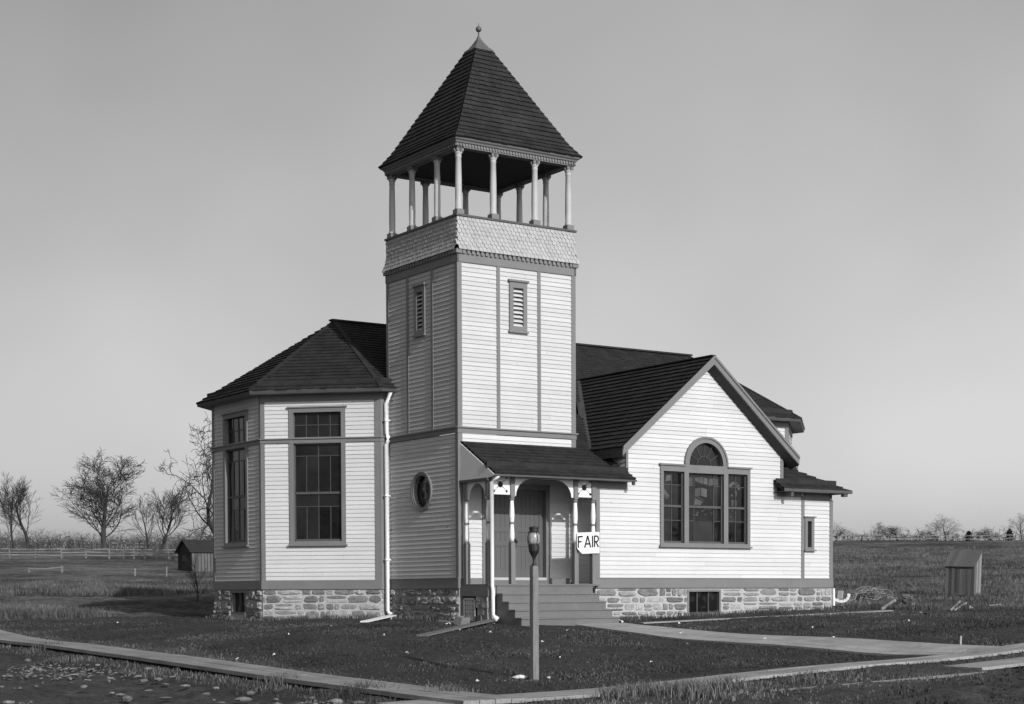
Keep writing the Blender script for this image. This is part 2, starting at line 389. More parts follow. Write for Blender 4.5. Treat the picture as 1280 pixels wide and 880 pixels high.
# ---- tower trim
tr = MB()
for F in (F_front, F_left, F_right, F_back):
    tr.fbox(F, -.03, .10, .38 if F in (F_front, F_left) else 3.0, 8.28, -.02, .032)
    tr.fbox(F, A - .10, A + .03, .38 if F in (F_front, F_left) else 3.0, 8.28, -.02, .032)
part(tr, 'corner_board', 'trim')
tr = MB()
for x in (1.14, 2.39): tr.fbox(F_front, x, x + .095, 4.16, 8.28, 0, .036)
for x in (1.16, 2.41): tr.fbox(F_left, x, x + .095, 4.16, 8.28, 0, .036)
part(tr, 'vertical_batten', 'trim')
tr = MB()
for F, a0, a1 in ((F_front, -.045, A + .045), (F_left, -.001, A + .045), (F_right, .0, A + .0), (F_back, 0, A)):
    tr.fbox(F, a0, a1, 4.03, 4.15, 0, .045)
    tr.fbox(F, a0 - .03, a1 + .03, 4.15, 4.185, 0, .085)
part(tr, 'belt_course', 'trim')
tr = MB()
for F in (F_front, F_left, F_right, F_back): tr.fbox(F, -.042, A + .042, 8.27, 8.50, -.02, .042)
part(tr, 'frieze_board', 'trim')
tr = MB()
tr.fbox(F_left, -.04, A + .04, .14, .385, -.02, .045); tr.fbox(F_left, -.045, A + .045, .385, .41, 0, .06)
part(tr, 'water_table', 'trim')
de = MB()
for F in (F_front, F_left, F_right, F_back):
    n = 27
    for i in range(n):
        x = -.06 + (A + .12) * (i + .5) / n
        de.fbox(F, x - .037, x + .037, 8.475, 8.565, .035, .085)
for cx_, cy_ in ((0, 0), (A, 0), (0, A), (A, A)): de.box(cx_ - .088, cx_ + .088, cy_ - .088, cy_ + .088, 8.478, 8.568)
part(de, 'dentil_row', 'trim')
dk = MB()
for F in (F_front, F_left, F_right, F_back): dk.fbox(F, -.04, A + .04, 8.47, 8.60, -.02, .036)
part(dk, 'dentil_backing', 'trim')
# ---- fish-scale skirt: rows of round-ended shingles, flared at the foot
sk = MB()
rows = 8; z_top, z_bot = 9.40, 8.575
def flare(z): return .012 + .075 * max(0, (8.86 - z) / .285) ** 1.3
for F in (F_front, F_left, F_right, F_back):
    ncol = 30; w = (A + .03) / ncol; rh = (z_top - z_bot) / rows
    for r in range(rows):
        zb = z_bot + r * rh; zt = zb + rh * 1.45
        off = .5 if r % 2 else 0
        for c in range(ncol + 1):
            x0 = -.015 + (c - off) * w; x1 = x0 + w
            d_b, d_t = flare(zb) + .027 * jit(.2), flare(min(zt, z_top)) + .004
            ext = flare(zb) + .016 if r < 3 else .012
            lo, hi = -.015 - ext, A + .015 + ext
            pts = []
            if r == 0: prof = [(0, 0), (1, 0)]
            else: prof = [(0, .42), (.10, .16), (.3, .0), (.5, -.04), (.7, .0), (.90, .16), (1, .42)]
            for px, pz in prof: pts.append((min(max(x0 + .004 + px * (w - .008), lo), hi), zb + pz * rh))
            if pts[-1][0] - pts[0][0] < .01: continue
            top = [(pts[-1][0], min(zt, z_top)), (pts[0][0], min(zt, z_top))]
            dd = lambda z: d_b + (d_t - d_b) * (z - zb) / (zt - zb)
            vs = [F(x, z, dd(z)) for x, z in pts + top]; n = len(pts)
            fs = [tuple(range(n + 2))]
            vs += [F(x, z, dd(z) - .032) for x, z in pts]
            for i in range(n - 1): fs.append((n + 2 + i, n + 3 + i, i + 1, i))
            sk.add(vs, fs, jit(.07))
part(sk, 'fishscale_skirt', 'skirt')
rl = MB()
for F in (F_front, F_left, F_right, F_back): rl.fbox(F, -.06, A + .06, 9.40, 9.45, -.30, .055)
part(rl, 'sill_rail', 'sash')
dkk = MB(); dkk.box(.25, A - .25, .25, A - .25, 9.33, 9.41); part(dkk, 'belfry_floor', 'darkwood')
# ---- belfry columns
def column(x, y):
    z0 = 9.45
    sh = MB()
    sh.lathe(x, y, [(.098, z0 + .13), (.1, z0 + .16), (.085, z0 + .175), (.092, z0 + .20), (.082, z0 + .215), (.086, z0 + .5), (.083, z0 + .9), (.072, z0 + 1.42), (.085, z0 + 1.44), (.074, z0 + 1.47), (.08, z0 + 1.5), (.1, z0 + 1.53), (.1, z0 + 1.57)])
    o = part(sh, 'belfry_column', 'column', smooth=True)
    for p in o.data.polygons:
        if len(p.vertices) > 4: p.use_smooth = False
    pl = MB(); pl.box(x - .105, x + .105, y - .105, y + .105, z0, z0 + .13); part(pl, 'plinth', 'trim', o)
    ca = MB(); ca.box(x - .1, x + .1, y - .1, y + .1, z0 + 1.57, z0 + 1.66)
    for dx, dy in ((1, 0), (-1, 0), (0, 1), (0, -1)):
        ca.beam((x + dx * .07, y + dy * .07, z0 + 1.53), (x + dx * .135, y + dy * .135, z0 + 1.63), .045, .04)
    part(ca, 'capital', 'trim', o)
cs = [.10, 1.13, 2.40, A - .10]
for i in cs:
    for j in cs:
        if i in (cs[0], cs[-1]) or j in (cs[0], cs[-1]): column(i, j)
# ---- belfry cornice
zc = 11.10
co = MB()
for F in (F_front, F_left, F_right, F_back):
    co.fbox(F, -.02, A + .02, zc, zc + .14, -.20, .02)
    n = 42
    for i in range(n):
        x = -.05 + (A + .1) * (i + .5) / n; co.fbox(F, x - .022, x + .022, zc + .03, zc + .095, .015, .055)
part(co, 'cornice', 'trim')
gt = MB()
for F in (F_front, F_left, F_right, F_back):
    prof = [(.02, 11.20), (.06, 11.215), (.075, 11.25), (.12, 11.28), (.14, 11.315), (.14, 11.335), (.02, 11.335)]
    vs = []; n = len(prof)
    for end in (0, 1):
        for d, z in prof:
            vs.append(F(-d if end == 0 else A + d, z, d))
    fs = [(i, (i + 1) % n, n + (i + 1) % n, n + i) for i in range(n)]
    gt.add(vs, fs)
part(gt, 'cornice_gutter', 'trim')
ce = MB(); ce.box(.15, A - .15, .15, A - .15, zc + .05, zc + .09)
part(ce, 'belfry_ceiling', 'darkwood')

# ---- shingled roof surfaces
def clip(poly, f):                              # keep f >= 0
    out = []; n = len(poly)
    for i in range(n):
        a, b = poly[i], poly[(i + 1) % n]; fa, fb = f(a), f(b)
        if fa >= 0: out.append(a)
        if (fa > 0 > fb) or (fa < 0 < fb):
            t = fa / (fa - fb); out.append((a[0] + (b[0] - a[0]) * t, a[1] + (b[1] - a[1]) * t))
    return out
def shingle(mb, poly3, exp=.20, butt=.038, wmin=.12, wmax=.24, tv=.16, v0=None):
    P = [Vector(p) for p in poly3]
    n = (P[1] - P[0]).cross(P[2] - P[0])
    if n.z < 0: n = -n
    n.normalize(); u = Vector((0, 0, 1)).cross(n).normalized(); v = n.cross(u)
    if v.z < 0: v = -v; u = -u
    o = P[0]; q = [((p - o).dot(u), (p - o).dot(v)) for p in P]
    vmin = min(b for a, b in q); vmax = max(b for a, b in q); umin = min(a for a, b in q); umax = max(a for a, b in q)
    k = max(1, round((vmax - vmin) / exp)); e = (vmax - vmin) / k
    for c in range(k):
        lo, hi = vmin + c * e, vmin + (c + 1) * e
        row = clip(clip(q, lambda p: p[1] - lo), lambda p: hi - p[1])
        if len(row) < 3: continue
        x = umin - random.uniform(0, .2); ue = max(a for a, b in row); us = min(a for a, b in row)
        wav = random.uniform(-.006, .006)
        while x < ue:
            w = random.uniform(wmin, wmax); x1 = x + w
            if x1 > us:
                s_ = clip(clip(row, lambda p: p[0] - x), lambda p: x1 - .004 - p[0])
                if len(s_) >= 3:
                    drop = random.uniform(-.010, .006) + wav * .8; bt = butt * jit(.12); t_ = jit(tv)
                    top = []; bots = []
                    for a, b in s_:
                        f = (b - lo) / e; bb = b + (drop if f < .05 else 0)
                        top.append(o + u * a + v * bb + n * (bt * (1 - f) + .003 * f + .012))
                        if f < .02: bots.append((len(top) - 1, o + u * a + v * bb - n * .004))
                    m = len(top); fs = [tuple(range(m))]; vs = top[:]
                    for i in range(len(bots)): vs.append(bots[i][1])
                    if len(bots) == 2:
                        fs.append((bots[0][0], bots[1][0], m + 1, m))
                    mb.add(vs, fs, t_)
            x = x1
    # solid deck just below, so that nothing shows through the joints
    m = len(P); mb.add([p - n * .004 for p in P] + [p - n * .05 for p in P], [tuple(range(m)), tuple(range(m, 2 * m))] + [(i, (i + 1) % m, m + (i + 1) % m, m + i) for i in range(m)], .8)

# spire with a slight kick at the eaves
e = .155; zE = 11.325
def ring(h, z): c = A / 2; return [(c - h, c - h, z), (c + h, c - h, z), (c + h, c + h, z), (c - h, c + h, z)]
hs = [(A / 2 + e, zE), (A / 2 - .10, 11.66), (.22, 14.26)]
spr = MB()
for k in range(2):
    R0, R1 = ring(*hs[k]), ring(*hs[k + 1])
    for i in range(4): shingle(spr, [R0[i], R0[(i + 1) % 4], R1[(i + 1) % 4], R1[i]], .158, .030, .11, .2, .14)
part(spr, 'spire_roof', 'roof')
fi = MB()
prof = [(.285, 14.20), (.275, 14.235), (.20, 14.30), (.115, 14.42), (.05, 14.535), (.02, 14.62)]
c = A / 2; vs = []; fs = []
for h, z in prof: vs += ring(h, z)
for i in range(len(prof) - 1):
    for k in range(4): fs.append((i * 4 + k, i * 4 + (k + 1) % 4, i * 4 + 4 + (k + 1) % 4, i * 4 + 4 + k))
fi.add(vs, fs)
fin = part(fi, 'finial_cap', 'metal')
ro = MB(); ro.lathe(c, c, [(.022, 14.55), (.018, 14.72), (.016, 14.80), (.012, 14.88), (.004, 14.97)], 8); part(ro, 'finial_rod', 'metal', fin)
bl = MB(); bl.lathe(c, c, [(.0072 + .072 * math.sin(math.pi * i / 10), 14.80 - .075 * math.cos(math.pi * i / 10)) for i in range(11)], 14); part(bl, 'finial_ball', 'metal', fin, smooth=True)

# ---- main roof: long ridge with an eight-sided end on the left and its twin on the right
ZE = 5.43; OV = .42; KT = OV * math.tan(math.radians(22.5))
MIR = 14.02                                    # s mirrored about the middle of the hall
E1 = (B1[0] - KT, B1[1] - OV); E2 = (B2[0] - OV, B2[1] - KT); E3 = (B3[0] - OV, B3[1] + KT); E4 = (B4[0] - KT, B4[1] + OV)
mir = lambda p: (MIR - p[0], p[1])
RL = (.45, 7.5, 7.83); RR = (MIR - .45, 7.5, 7.83)
z3 = lambda p: (p[0], p[1], ZE)
mr = MB()
shingle(mr, [z3(E1), z3(mir(E1)), RR, RL]); shingle(mr, [z3(E2), z3(E1), RL]); shingle(mr, [z3(E3), z3(E2), RL]); shingle(mr, [z3(E4), z3(E3), RL])
shingle(mr, [z3(mir(E1)), z3(mir(E2)), RR]); shingle(mr, [z3(mir(E2)), z3(mir(E3)), RR])
mr.add([z3(E4), z3(mir(E4)), RR, RL], [(0, 1, 2, 3)], 1.0)
# strip of roof running down between tower and gable wing
shingle(mr, [(A, 0, 3.82), (5.2, 0, 3.82), (5.2, 3.08, 5.43), (A, 3.08, 5.43)])
main_roof = part(mr, 'main_roof', 'roof')
rc = MB()
rc.beam((RL[0] - .12, 7.5, 7.875), (RR[0] + .1, 7.5, 7.875), .22, .05)
for p, q in ((E1, RL), (E2, RL), (mir(E1), RR)):
    rc.beam((p[0], p[1], ZE + .035), (q[0], q[1], q[2] + .03), .14, .03)
part(rc, 'ridge_cap', 'roof', main_roof)
# eaves: soffit, pale drip edge and standing gutter board
def offset_line(pts, d):                        # inward offset of the open eave line (d>0 towards the house)
    out = []
    segs = [(Vector(pts[i + 1]) - Vector(pts[i])).normalized() for i in range(len(pts) - 1)]
    for i, p in enumerate(pts):
        ns = []
        if i > 0: ns.append(Vector((-segs[i - 1].y, segs[i - 1].x)))
        if i < len(segs): ns.append(Vector((-segs[i].y, segs[i].x)))
        if len(ns) == 1: o = ns[0] * d
        else:
            b = (ns[0] + ns[1]).normalized(); o = b * (d / b.dot(ns[0]))
        out.append((p[0] + o.x, p[1] + o.y))
    return out
eaveL = [E4, E3, E2, E1, (-.02, E1[1])]
eaveL_in = {d: offset_line(eaveL, d) for d in (.0, .02, .27, .33, OV + .02)}
eaveR = [(9.5, E1[1]), mir(E1), mir(E2), mir(E3), mir(E4)]
eaveR_in = {d: offset_line(eaveR, d) for d in (.0, .02, .27, .33, OV + .02)}
def ribbon(mb, L0, z00, L1, z1, tint=1.0):
    for i in range(len(L0) - 1):
        mb.add([(L0[i][0], L0[i][1], z00), (L0[i + 1][0], L0[i + 1][1], z00), (L1[i + 1][0], L1[i + 1][1], z1), (L1[i][0], L1[i][1], z1)], [(0, 1, 2, 3)], tint)
for nm, D in (('left', eaveL_in), ('right', eaveR_in)):
    so = MB(); ribbon(so, D[.02], ZE - .07, D[OV + .02], ZE - .07); ribbon(so, D[.02], ZE - .0, D[OV + .02], ZE + .16); part(so, 'soffit', 'trim')
    fa = MB(); ribbon(fa, D[.0], ZE - .005, D[.02], ZE - .075); ribbon(fa, D[.0], ZE - .005, D[.0], ZE + .035); part(fa, 'eave_fascia', 'roofedge')
    zg = ZE + .27 * .6
    sg = MB(); ribbon(sg, D[.27], zg, D[.27], zg + .14); ribbon(sg, D[.27], zg + .14, D[.33], zg + .155); ribbon(sg, D[.33], zg + .155, D[.33], zg + .03)
    part(sg, 'standing_gutter', 'roof')

# ---- hall walls: left eight-sided end, wall beside the tower, right twin
hw = MB()
MWL, MWR = .80, 2.37                              # window of the middle facet, outer
clap(hw, F_mid, 0, 3.329, .38, 4.07, [rect_op(MWL + .06, MWR - .06, 1.40, 4.2)]); clap(hw, F_mid, 0, 3.329, 4.18, 5.18, [rect_op(MWL + .06, MWR - .06, 4.0, 4.93)])
clap(hw, F_bl, B2[1], B3[1], .38, 4.07, [rect_op(6.76, 8.22, 1.42, 4.2)]); clap(hw, F_bl, B2[1], B3[1], 4.18, 5.36, [rect_op(6.76, 8.22, 4.0, 4.98)])
clap(hw, F_hall, B1[0], 0.05, .38, 4.07); clap(hw, F_hall, B1[0], 0.05, 4.18, 5.18)
F_hr = frame((MIR - B1[0], 3.5, 0), (r2, r2, 0), (r2, -r2, 0))
F_back4 = frame((B3[0], B3[1], 0), (r2, r2, 0), (-r2, r2, 0))
part(hw, 'hall_wall', 'siding'); hw = MB()
clap(hw, F_hall, 9.5, MIR - B1[0], .38, 5.18); clap(hw, F_hr, 0, 3.329, .38, 5.18)
clap(hw, F_back4, 0, 3.329, .38, 5.36)
F_r3 = frame((MIR - B3[0], 0, 0), (0, 1, 0), (1, 0, 0)); clap(hw, F_r3, B2[1], B3[1], .38, 5.18)
F_rear = frame((0, B4[1], 0), (1, 0, 0), (0, 1, 0)); clap(hw, F_rear, B4[0], MIR - B4[0], .38, 5.18)
part(hw, 'hall_wall', 'siding')
tr = MB()
for x0, x1 in ((-.01, .10), (3.18, 3.34)): tr.fbox(F_mid, x0, x1, .38, 5.2, -.02, .034)
tr.fbox(F_hall, B1[0] - .01, B1[0] + .09, .38, 5.2, -.02, .034)
tr.fbox(F_bl, B2[1] - .02, B2[1] + .09, .38, 5.36, -.02, .034); tr.fbox(F_bl, B3[1] - .10, B3[1] + .02, .38, 5.36, -.02, .034)
tr.fbox(F_hall, MIR - B1[0] - .12, MIR - B1[0], .38, 5.2, -.02, .034); tr.fbox(F_hr, 0, .12, .38, 5.2, -.02, .034)
part(tr, 'hall_corner_board', 'trim')
tr = MB()
tr.fbox(F_mid, -.02, 3.345, 4.07, 4.165, 0, .05); tr.fbox(F_mid, -.04, 3.36, 4.165, 4.195, 0, .085)
tr.fbox(F_bl, B2[1] - .02, B3[1] + .02, 4.07, 4.165, 0, .05); tr.fbox(F_bl, B2[1] - .035, B3[1] + .03, 4.165, 4.195, 0, .085)
tr.fbox(F_hall, B1[0] - .02, -.045, 4.07, 4.165, 0, .05); tr.fbox(F_hall, B1[0] - .03, -.045, 4.165, 4.195, 0, .085)
tr.fbox(F_hr, 0, 3.33, 4.06, 4.4, 0, .22)
part(tr, 'hall_belt_course', 'trim')
tr = MB()
tr.fbox(F_mid, -.015, 3.345, 5.18, ZE - .06, -.02, .04); tr.fbox(F_hall, B1[0] - .01, -.002, 5.17, ZE - .06, -.02, .04); tr.fbox(F_hall, 9.5, MIR - B1[0], 5.17, ZE - .06, -.02, .04)
tr.fbox(F_hr, 0, 3.33, 5.17, ZE - .06, -.02, .04)
part(tr, 'hall_frieze_board', 'trim')
tr = MB()
tr.fbox(F_mid, -.02, 3.35, .14, .385, -.02, .045); tr.fbox(F_bl, B2[1] - .02, B3[1] + .02, .14, .385, -.02, .045); tr.fbox(F_hall, B1[0] - .02, -.046, .14, .385, -.02, .045)
part(tr, 'hall_water_table', 'trim')

# ---- windows
def window(F, x0, x1, z0, z1, fw, panes, bars, parent=church, cap=True, sill=True, casing=None, d_out=.055, rails=()):
    """x0..z1 outer casing; panes: glass rectangles; bars: muntins (x0,z0,x1,z1,width); rails: sash rails"""
    m = MB()
    if casing is None:
        m.fbox(F, x0, x0 + fw, z0, z1, -.12, d_out); m.fbox(F, x1 - fw, x1, z0, z1, -.12, d_out)
        m.fbox(F, x0 + fw, x1 - fw, z1 - fw, z1, -.12, d_out); m.fbox(F, x0 + fw, x1 - fw, z0, z0 + fw * .7, -.12, d_out)
    else: casing(m)
    if cap: m.fbox(F, x0 - .05, x1 + .05, z1, z1 + .035, 0, d_out + .035)
    w = part(m, 'window', 'trim', parent)
    if sill:
        s_ = MB(); s_.fbox(F, x0 - .04, x1 + .04, z0 - .04, z0 + .002, 0, d_out + .05); part(s_, 'window_sill', 'trim', w)
    g = MB()
    for a, b, c_, d_ in panes:
        t1_, t2_ = random.uniform(-.011, .011) * (b - a), random.uniform(-.011, .011) * (d_ - c_)
        g.add([F(a, c_, -.075 - t1_ - t2_), F(b, c_, -.075 + t1_ - t2_), F(b, d_, -.075 + t1_ + t2_), F(a, d_, -.075 - t1_ + t2_)], [(0, 1, 2, 3)], random.uniform(.5, 2.2))
    part(g, 'pane', 'glass', w)
    if rails:
        r_ = MB()
        for a, b, c_, d_ in rails: r_.fbox(F, a, b, c_, d_, -.08, -.03)
        part(r_, 'sash', 'sash', w)
    if bars:
        b_ = MB()
        for a, c_, b, d_, wd in bars:
            p, q = Vector(F(a, c_, -.066)), Vector(F(b, d_, -.066)); nrm = Vector(F(0, 0, 1)) - Vector(F(0, 0, 0)); b_.beam(p, q, wd, .014, nrm)
        part(b_, 'muntin', 'muntin', w)
    return w
# tall window of the middle facet, cut by the belt course
xa, xb = MWL + .115, MWR - .115; xm = (xa + xb) / 2; q1, q3 = (xa + xm) / 2, (xm + xb) / 2
def tall(F, X0, X1, xa, xb, zs, zt, flip=False):
    xm = (xa + xb) / 2; q1, q3 = (xa + xm) / 2, (xm + xb) / 2
    fw = abs(xa - X0)
    def cas(m):
        m.fbox(F, X0, xa, zs, zt, -.12, .055); m.fbox(F, xb, X1, zs, zt, -.12, .055)
        m.fbox(F, xa, xb, zt - .12, zt, -.12, .055); m.fbox(F, xa, xb, zs, zs + .09, -.12, .055); m.fbox(F, xa, xb, 4.05, 4.215, -.12, .042)
    b = []
    t1, t0 = zt - .12, 4.215
    for x in (q1, xm, q3): b.append((x, t0, x, t1, .022))
    b.append((xa, (t0 + t1) / 2, xb, (t0 + t1) / 2, .022))
    mz = 2.725
    for lo, hi in ((mz + .03, 4.05), (zs + .14, mz - .03)):
        top = hi - .33
        b.append((xm, lo, xm, hi, .024)); b.append((xa, top, xb, top, .02))
        b.append((q1, lo, q1, top, .02)); b.append((q3, lo, q3, top, .02))
    rails = [(xa, xb, mz - .03, mz + .03), (xa, xb, zs + .09, zs + .15), (xa, xa + .03, zs + .09, 4.05), (xb - .03, xb, zs + .09, 4.05), (xa, xb, 4.01, 4.05)]
    panes = [(xa, xm, t0, t1), (xm, xb, t0, t1)]
    for lo, hi in ((mz, 4.06), (zs + .08, mz)):
        for a, c_ in ((xa, q1), (q1, xm), (xm, q3), (q3, xb)): panes.append((a, c_, lo, hi - .33))
        panes.append((xa, xm, hi - .33, hi)); panes.append((xm, xb, hi - .33, hi))
    return window(F, X0, X1, zs, zt, fw, panes, b, casing=cas, rails=rails)
tall(F_mid, MWL, MWR, xa, xb, 1.34, 5.00)
tall(F_bl, 6.68, 8.28, 6.80, 8.16, 1.36, 5.04)
# round window on the tower's left side
ow = MB(); nseg = 40
for r0, r1, d0, d1 in ((ovr - .085, ovr, -.10, .06), (ovr - .03, ovr + .012, 0, .075)):
    outl = [(ovx + r1 * math.cos(2 * math.pi * i / nseg), ovz + r1 * math.sin(2 * math.pi * i / nseg)) for i in range(nseg + 1)]
    inn = [(ovx + r0 * math.cos(2 * math.pi * i / nseg), ovz + r0 * math.sin(2 * math.pi * i / nseg)) for i in range(nseg + 1)]
    ow.strip(F_left, outl, inn, d0, d1)
oval = part(ow, 'round_window', 'trim')
g = MB(); g.add([F_left(ovx + .43 * math.cos(2 * math.pi * i / 32), ovz + .43 * math.sin(2 * math.pi * i / 32), -.06) for i in range(32)], [tuple(range(32))]); part(g, 'pane', 'glass', oval)
b_ = MB()
for i in range(20):
    a0, a1 = 2 * math.pi * i / 20, 2 * math.pi * (i + 1) / 20
    b_.beam(F_left(ovx + .22 * math.cos(a0), ovz + .22 * math.sin(a0), -.052), F_left(ovx + .22 * math.cos(a1), ovz + .22 * math.sin(a1), -.052), .02, .014, (1, 0, 0))
for k in range(4):
    a0 = math.pi / 4 + k * math.pi / 2
    b_.beam(F_left(ovx + .22 * math.cos(a0), ovz + .22 * math.sin(a0), -.052), F_left(ovx + .43 * math.cos(a0), ovz + .43 * math.sin(a0), -.052), .02, .014, (1, 0, 0))
part(b_, 'muntin', 'muntin', oval)
# louvred vents
def vent(F, x0, x1, z0, z1):
    m = MB(); fw = .115
    m.fbox(F, x0, x0 + fw, z0, z1, -.1, .06); m.fbox(F, x1 - fw, x1, z0, z1, -.1, .06); m.fbox(F, x0 + fw, x1 - fw, z1 - .15, z1, -.1, .06); m.fbox(F, x0 + fw, x1 - fw, z0, z0 + .13, -.1, .06)
    m.fbox(F, x0 - .04, x1 + .04, z1, z1 + .05, 0, .10); m.fbox(F, x0 - .03, x1 + .03, z0 - .04, z0, 0, .09)
    v_ = part(m, 'louvre_vent', 'trim')
    bk = MB(); bk.fbox(F, x0 + fw - .02, x1 - fw + .02, z0 + .1, z1 - .1, -.16, -.14); part(bk, 'vent_back', 'void', v_)
    sl = MB(); n = 9; h = (z1 - z0 - .28) / n
    for i in range(n):
        za = z0 + .13 + i * h
        sl.box8([F(x0 + fw, za, .035), F(x1 - fw, za, .035), F(x1 - fw, za + h * .95, -.10), F(x0 + fw, za + h * .95, -.10), F(x0 + fw, za + .018, .035), F(x1 - fw, za + .018, .035), F(x1 - fw, za + h * .95 + .018, -.10), F(x0 + fw, za + h * .95 + .018, -.10)])
    part(sl, 'slat', 'siding', v_)
vent(F_front, 1.515, 2.05, 6.68, 7.93); vent(F_left, 1.54, 2.07, 6.68, 7.93)

# ---- gable wing
GC = 7.04; GL, GR = 4.33, 9.75
def roofz(s): return 6.27 - .835 * abs(s - 7.03)
gw = MB()
ax0, ax1 = 5.44, 8.55; cxl, cxr = 6.27, 7.73; PZ0, PZ1 = 1.25, 3.36
acx, acz, arr = 7.0, 3.42, .73
def op_side(z): return (ax0 + .05, ax1 - .05) if PZ0 + .06 < z < PZ1 - .05 else None
def op_arch(z): return (acx - math.sqrt(arr ** 2 - (z - acz) ** 2) + .05, acx + math.sqrt(arr ** 2 - (z - acz) ** 2) - .05) if PZ1 - .05 <= z < acz + arr - .08 and abs(z - acz) < arr - .06 else None
clap(gw, F_gab, 3.42, 11.65, .385, 2.665, [op_side, rect_op(10.63, 10.89, 1.24, 2.08)])
clap(gw, F_gab, 3.42, 10.57, 2.665, 2.90, [op_side, op_arch])
clap(gw, F_gab, GL, GR, 2.90, 3.62, [op_side, op_arch])
clap(gw, F_gab, lambda z: max(GL, 7.03 - (6.27 - .31 - z) / .835), lambda z: min(GR, 7.03 + (6.27 - .31 - z) / .835), 3.62, 5.94, [op_arch])
F_gl = frame((GL, 0, 0), (0, 1, 0), (-1, 0, 0)); clap(gw, F_gl, G, 5, 2.8, 3.75)
F_gl2 = frame((3.42, 0, 0), (0, 1, 0), (-1, 0, 0)); clap(gw, F_gl2, G, 0, .3, 2.93)
F_gr = frame((GR, 0, 0), (0, 1, 0), (1, 0, 0)); clap(gw, F_gr, G, 5, 2.6, 3.75)
F_er = frame((11.65, 0, 0), (0, 1, 0), (1, 0, 0)); clap(gw, F_er, G, 3.5, .385, 2.8)
part(gw, 'gable_wall', 'siding')
tr = MB()
tr.fbox(F_gab, 3.36, 3.475, .385, 2.9, -.02, .036); tr.fbox(F_gab, 11.55, 11.665, .385, 2.6, -.02, .036); tr.fbox(F_gab, 10.47, 10.575, .385, 2.7, -.02, .036)
tr.fbox(F_gab, GL - .01, GL + .06, 2.9, 3.72, -.02, .034); tr.fbox(F_gab, GR - .07, GR + .02, 2.9, 3.70, -.02, .034); tr.fbox(F_gr, G - .03, G + .12, 2.9, 3.6, -.02, .034)
part(tr, 'gable_corner_board', 'trim')
tr = MB(); tr.fbox(F_gab, 3.352, 11.68, .14, .385, -.02, .045); tr.fbox(F_gab, 3.35, 11.69, .385, .405, 0, .058); tr.fbox(F_er, G, 3.5, .14, .385, -.02, .045)
part(tr, 'gable_water_table', 'trim')
tr = MB(); tr.fbox(F_gab, 3.476, 4.36, 2.69, 2.95, -.02, .04); tr.fbox(F_gab, GR - .2, 10.469, 2.66, 2.9, -.02, .04); tr.fbox(F_gab, 10.576, 11.549, 2.585, 2.84, -.02, .04)
part(tr, 'gable_frieze_board', 'trim')
# palladian window
def pall(m):
    F = F_gab; d = .06
    m.fbox(F, ax0, ax0 + .10, PZ0, PZ1, -.12, d); m.fbox(F, ax1 - .10, ax1, PZ0, PZ1, -.12, d)
    m.fbox(F, cxl - .03, cxl + .12, PZ0, PZ1, -.12, d); m.fbox(F, cxr - .12, cxr + .03, PZ0, PZ1, -.12, d)
    m.fbox(F, ax0 + .10, cxl - .03, PZ1 - .15, PZ1, -.12, d); m.fbox(F, cxr + .03, ax1 - .10, PZ1 - .15, PZ1, -.12, d)
    m.fbox(F, cxl + .12, cxr - .12, PZ1 - .17, PZ1 + .04, -.12, d - .004)
    for a, b in ((ax0 + .10, cxl - .03), (cxl + .12, cxr - .12), (cxr + .03, ax1 - .10)): m.fbox(F, a, b, PZ0, PZ0 + .075, -.12, d)
    m.fbox(F, ax0 - .04, acx - arr - .0, PZ1, PZ1 + .045, 0, d + .04); m.fbox(F, acx + arr + .0, ax1 + .04, PZ1, PZ1 + .045, 0, d + .04)
    n = 28
    for ri, ro, d1 in ((arr - .145, arr, .06), (arr - .03, arr + .02, .085)):
        o_ = [(acx + ro * math.cos(math.pi * i / n), acz + ro * math.sin(math.pi * i / n)) for i in range(n + 1)]
        i_ = [(acx + ri * math.cos(math.pi * i / n), acz + ri * math.sin(math.pi * i / n)) for i in range(n + 1)]
        m.strip(F, o_, i_, -.12 if d1 < .08 else .0, d1)
    for sx in (-1, 1): m.fbox(F, acx + sx * (arr - .0725) - .0725, acx + sx * (arr - .0725) + .0725, PZ1 + .0, acz, -.12, .058)
panes, bars, rails = [], [], []
mz = 2.30
for a, b in ((ax0 + .10, cxl - .03), (cxl + .12, cxr - .12), (cxr + .03, ax1 - .10)):
    m_ = (a + b) / 2; wide = b - a > 1
    rails += [(a, b, mz - .03, mz + .03), (a, b, PZ0 + .07, PZ0 + .13), (a, a + .03, PZ0 + .07, PZ1 - .15), (b - .03, b, PZ0 + .07, PZ1 - .15), (a, b, PZ1 - .19, PZ1 - .16)]
    xs = (a + (b - a) * .22, a + (b - a) * .78) if wide else (a + (b - a) * .5,)
    ed = [a, *xs, b]
    for lo, hi in ((PZ0 + .07, mz), (mz, PZ1 - .15)):
        tz = lo + (hi - lo) * .62
        for i in range(len(ed) - 1): panes.append((ed[i], ed[i + 1], lo, tz)); panes.append((ed[i], ed[i + 1], tz, hi))
        for x in xs: bars.append((x, lo, x, hi, .022))
        bars.append((a, tz, ed[1], tz, .02)); bars.append((ed[-2], tz, b, tz, .02))
pw = window(F_gab, ax0, ax1, PZ0, PZ1, .1, panes, bars, casing=pall, cap=False, rails=rails)
pg = MB(); a_c, b_c = cxl + .12, cxr - .12; wc = b_c - a_c  # pale pieces laid over the panes, reflections put into their colour
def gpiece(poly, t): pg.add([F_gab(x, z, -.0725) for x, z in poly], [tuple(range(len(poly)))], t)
rw = random.Random(3)
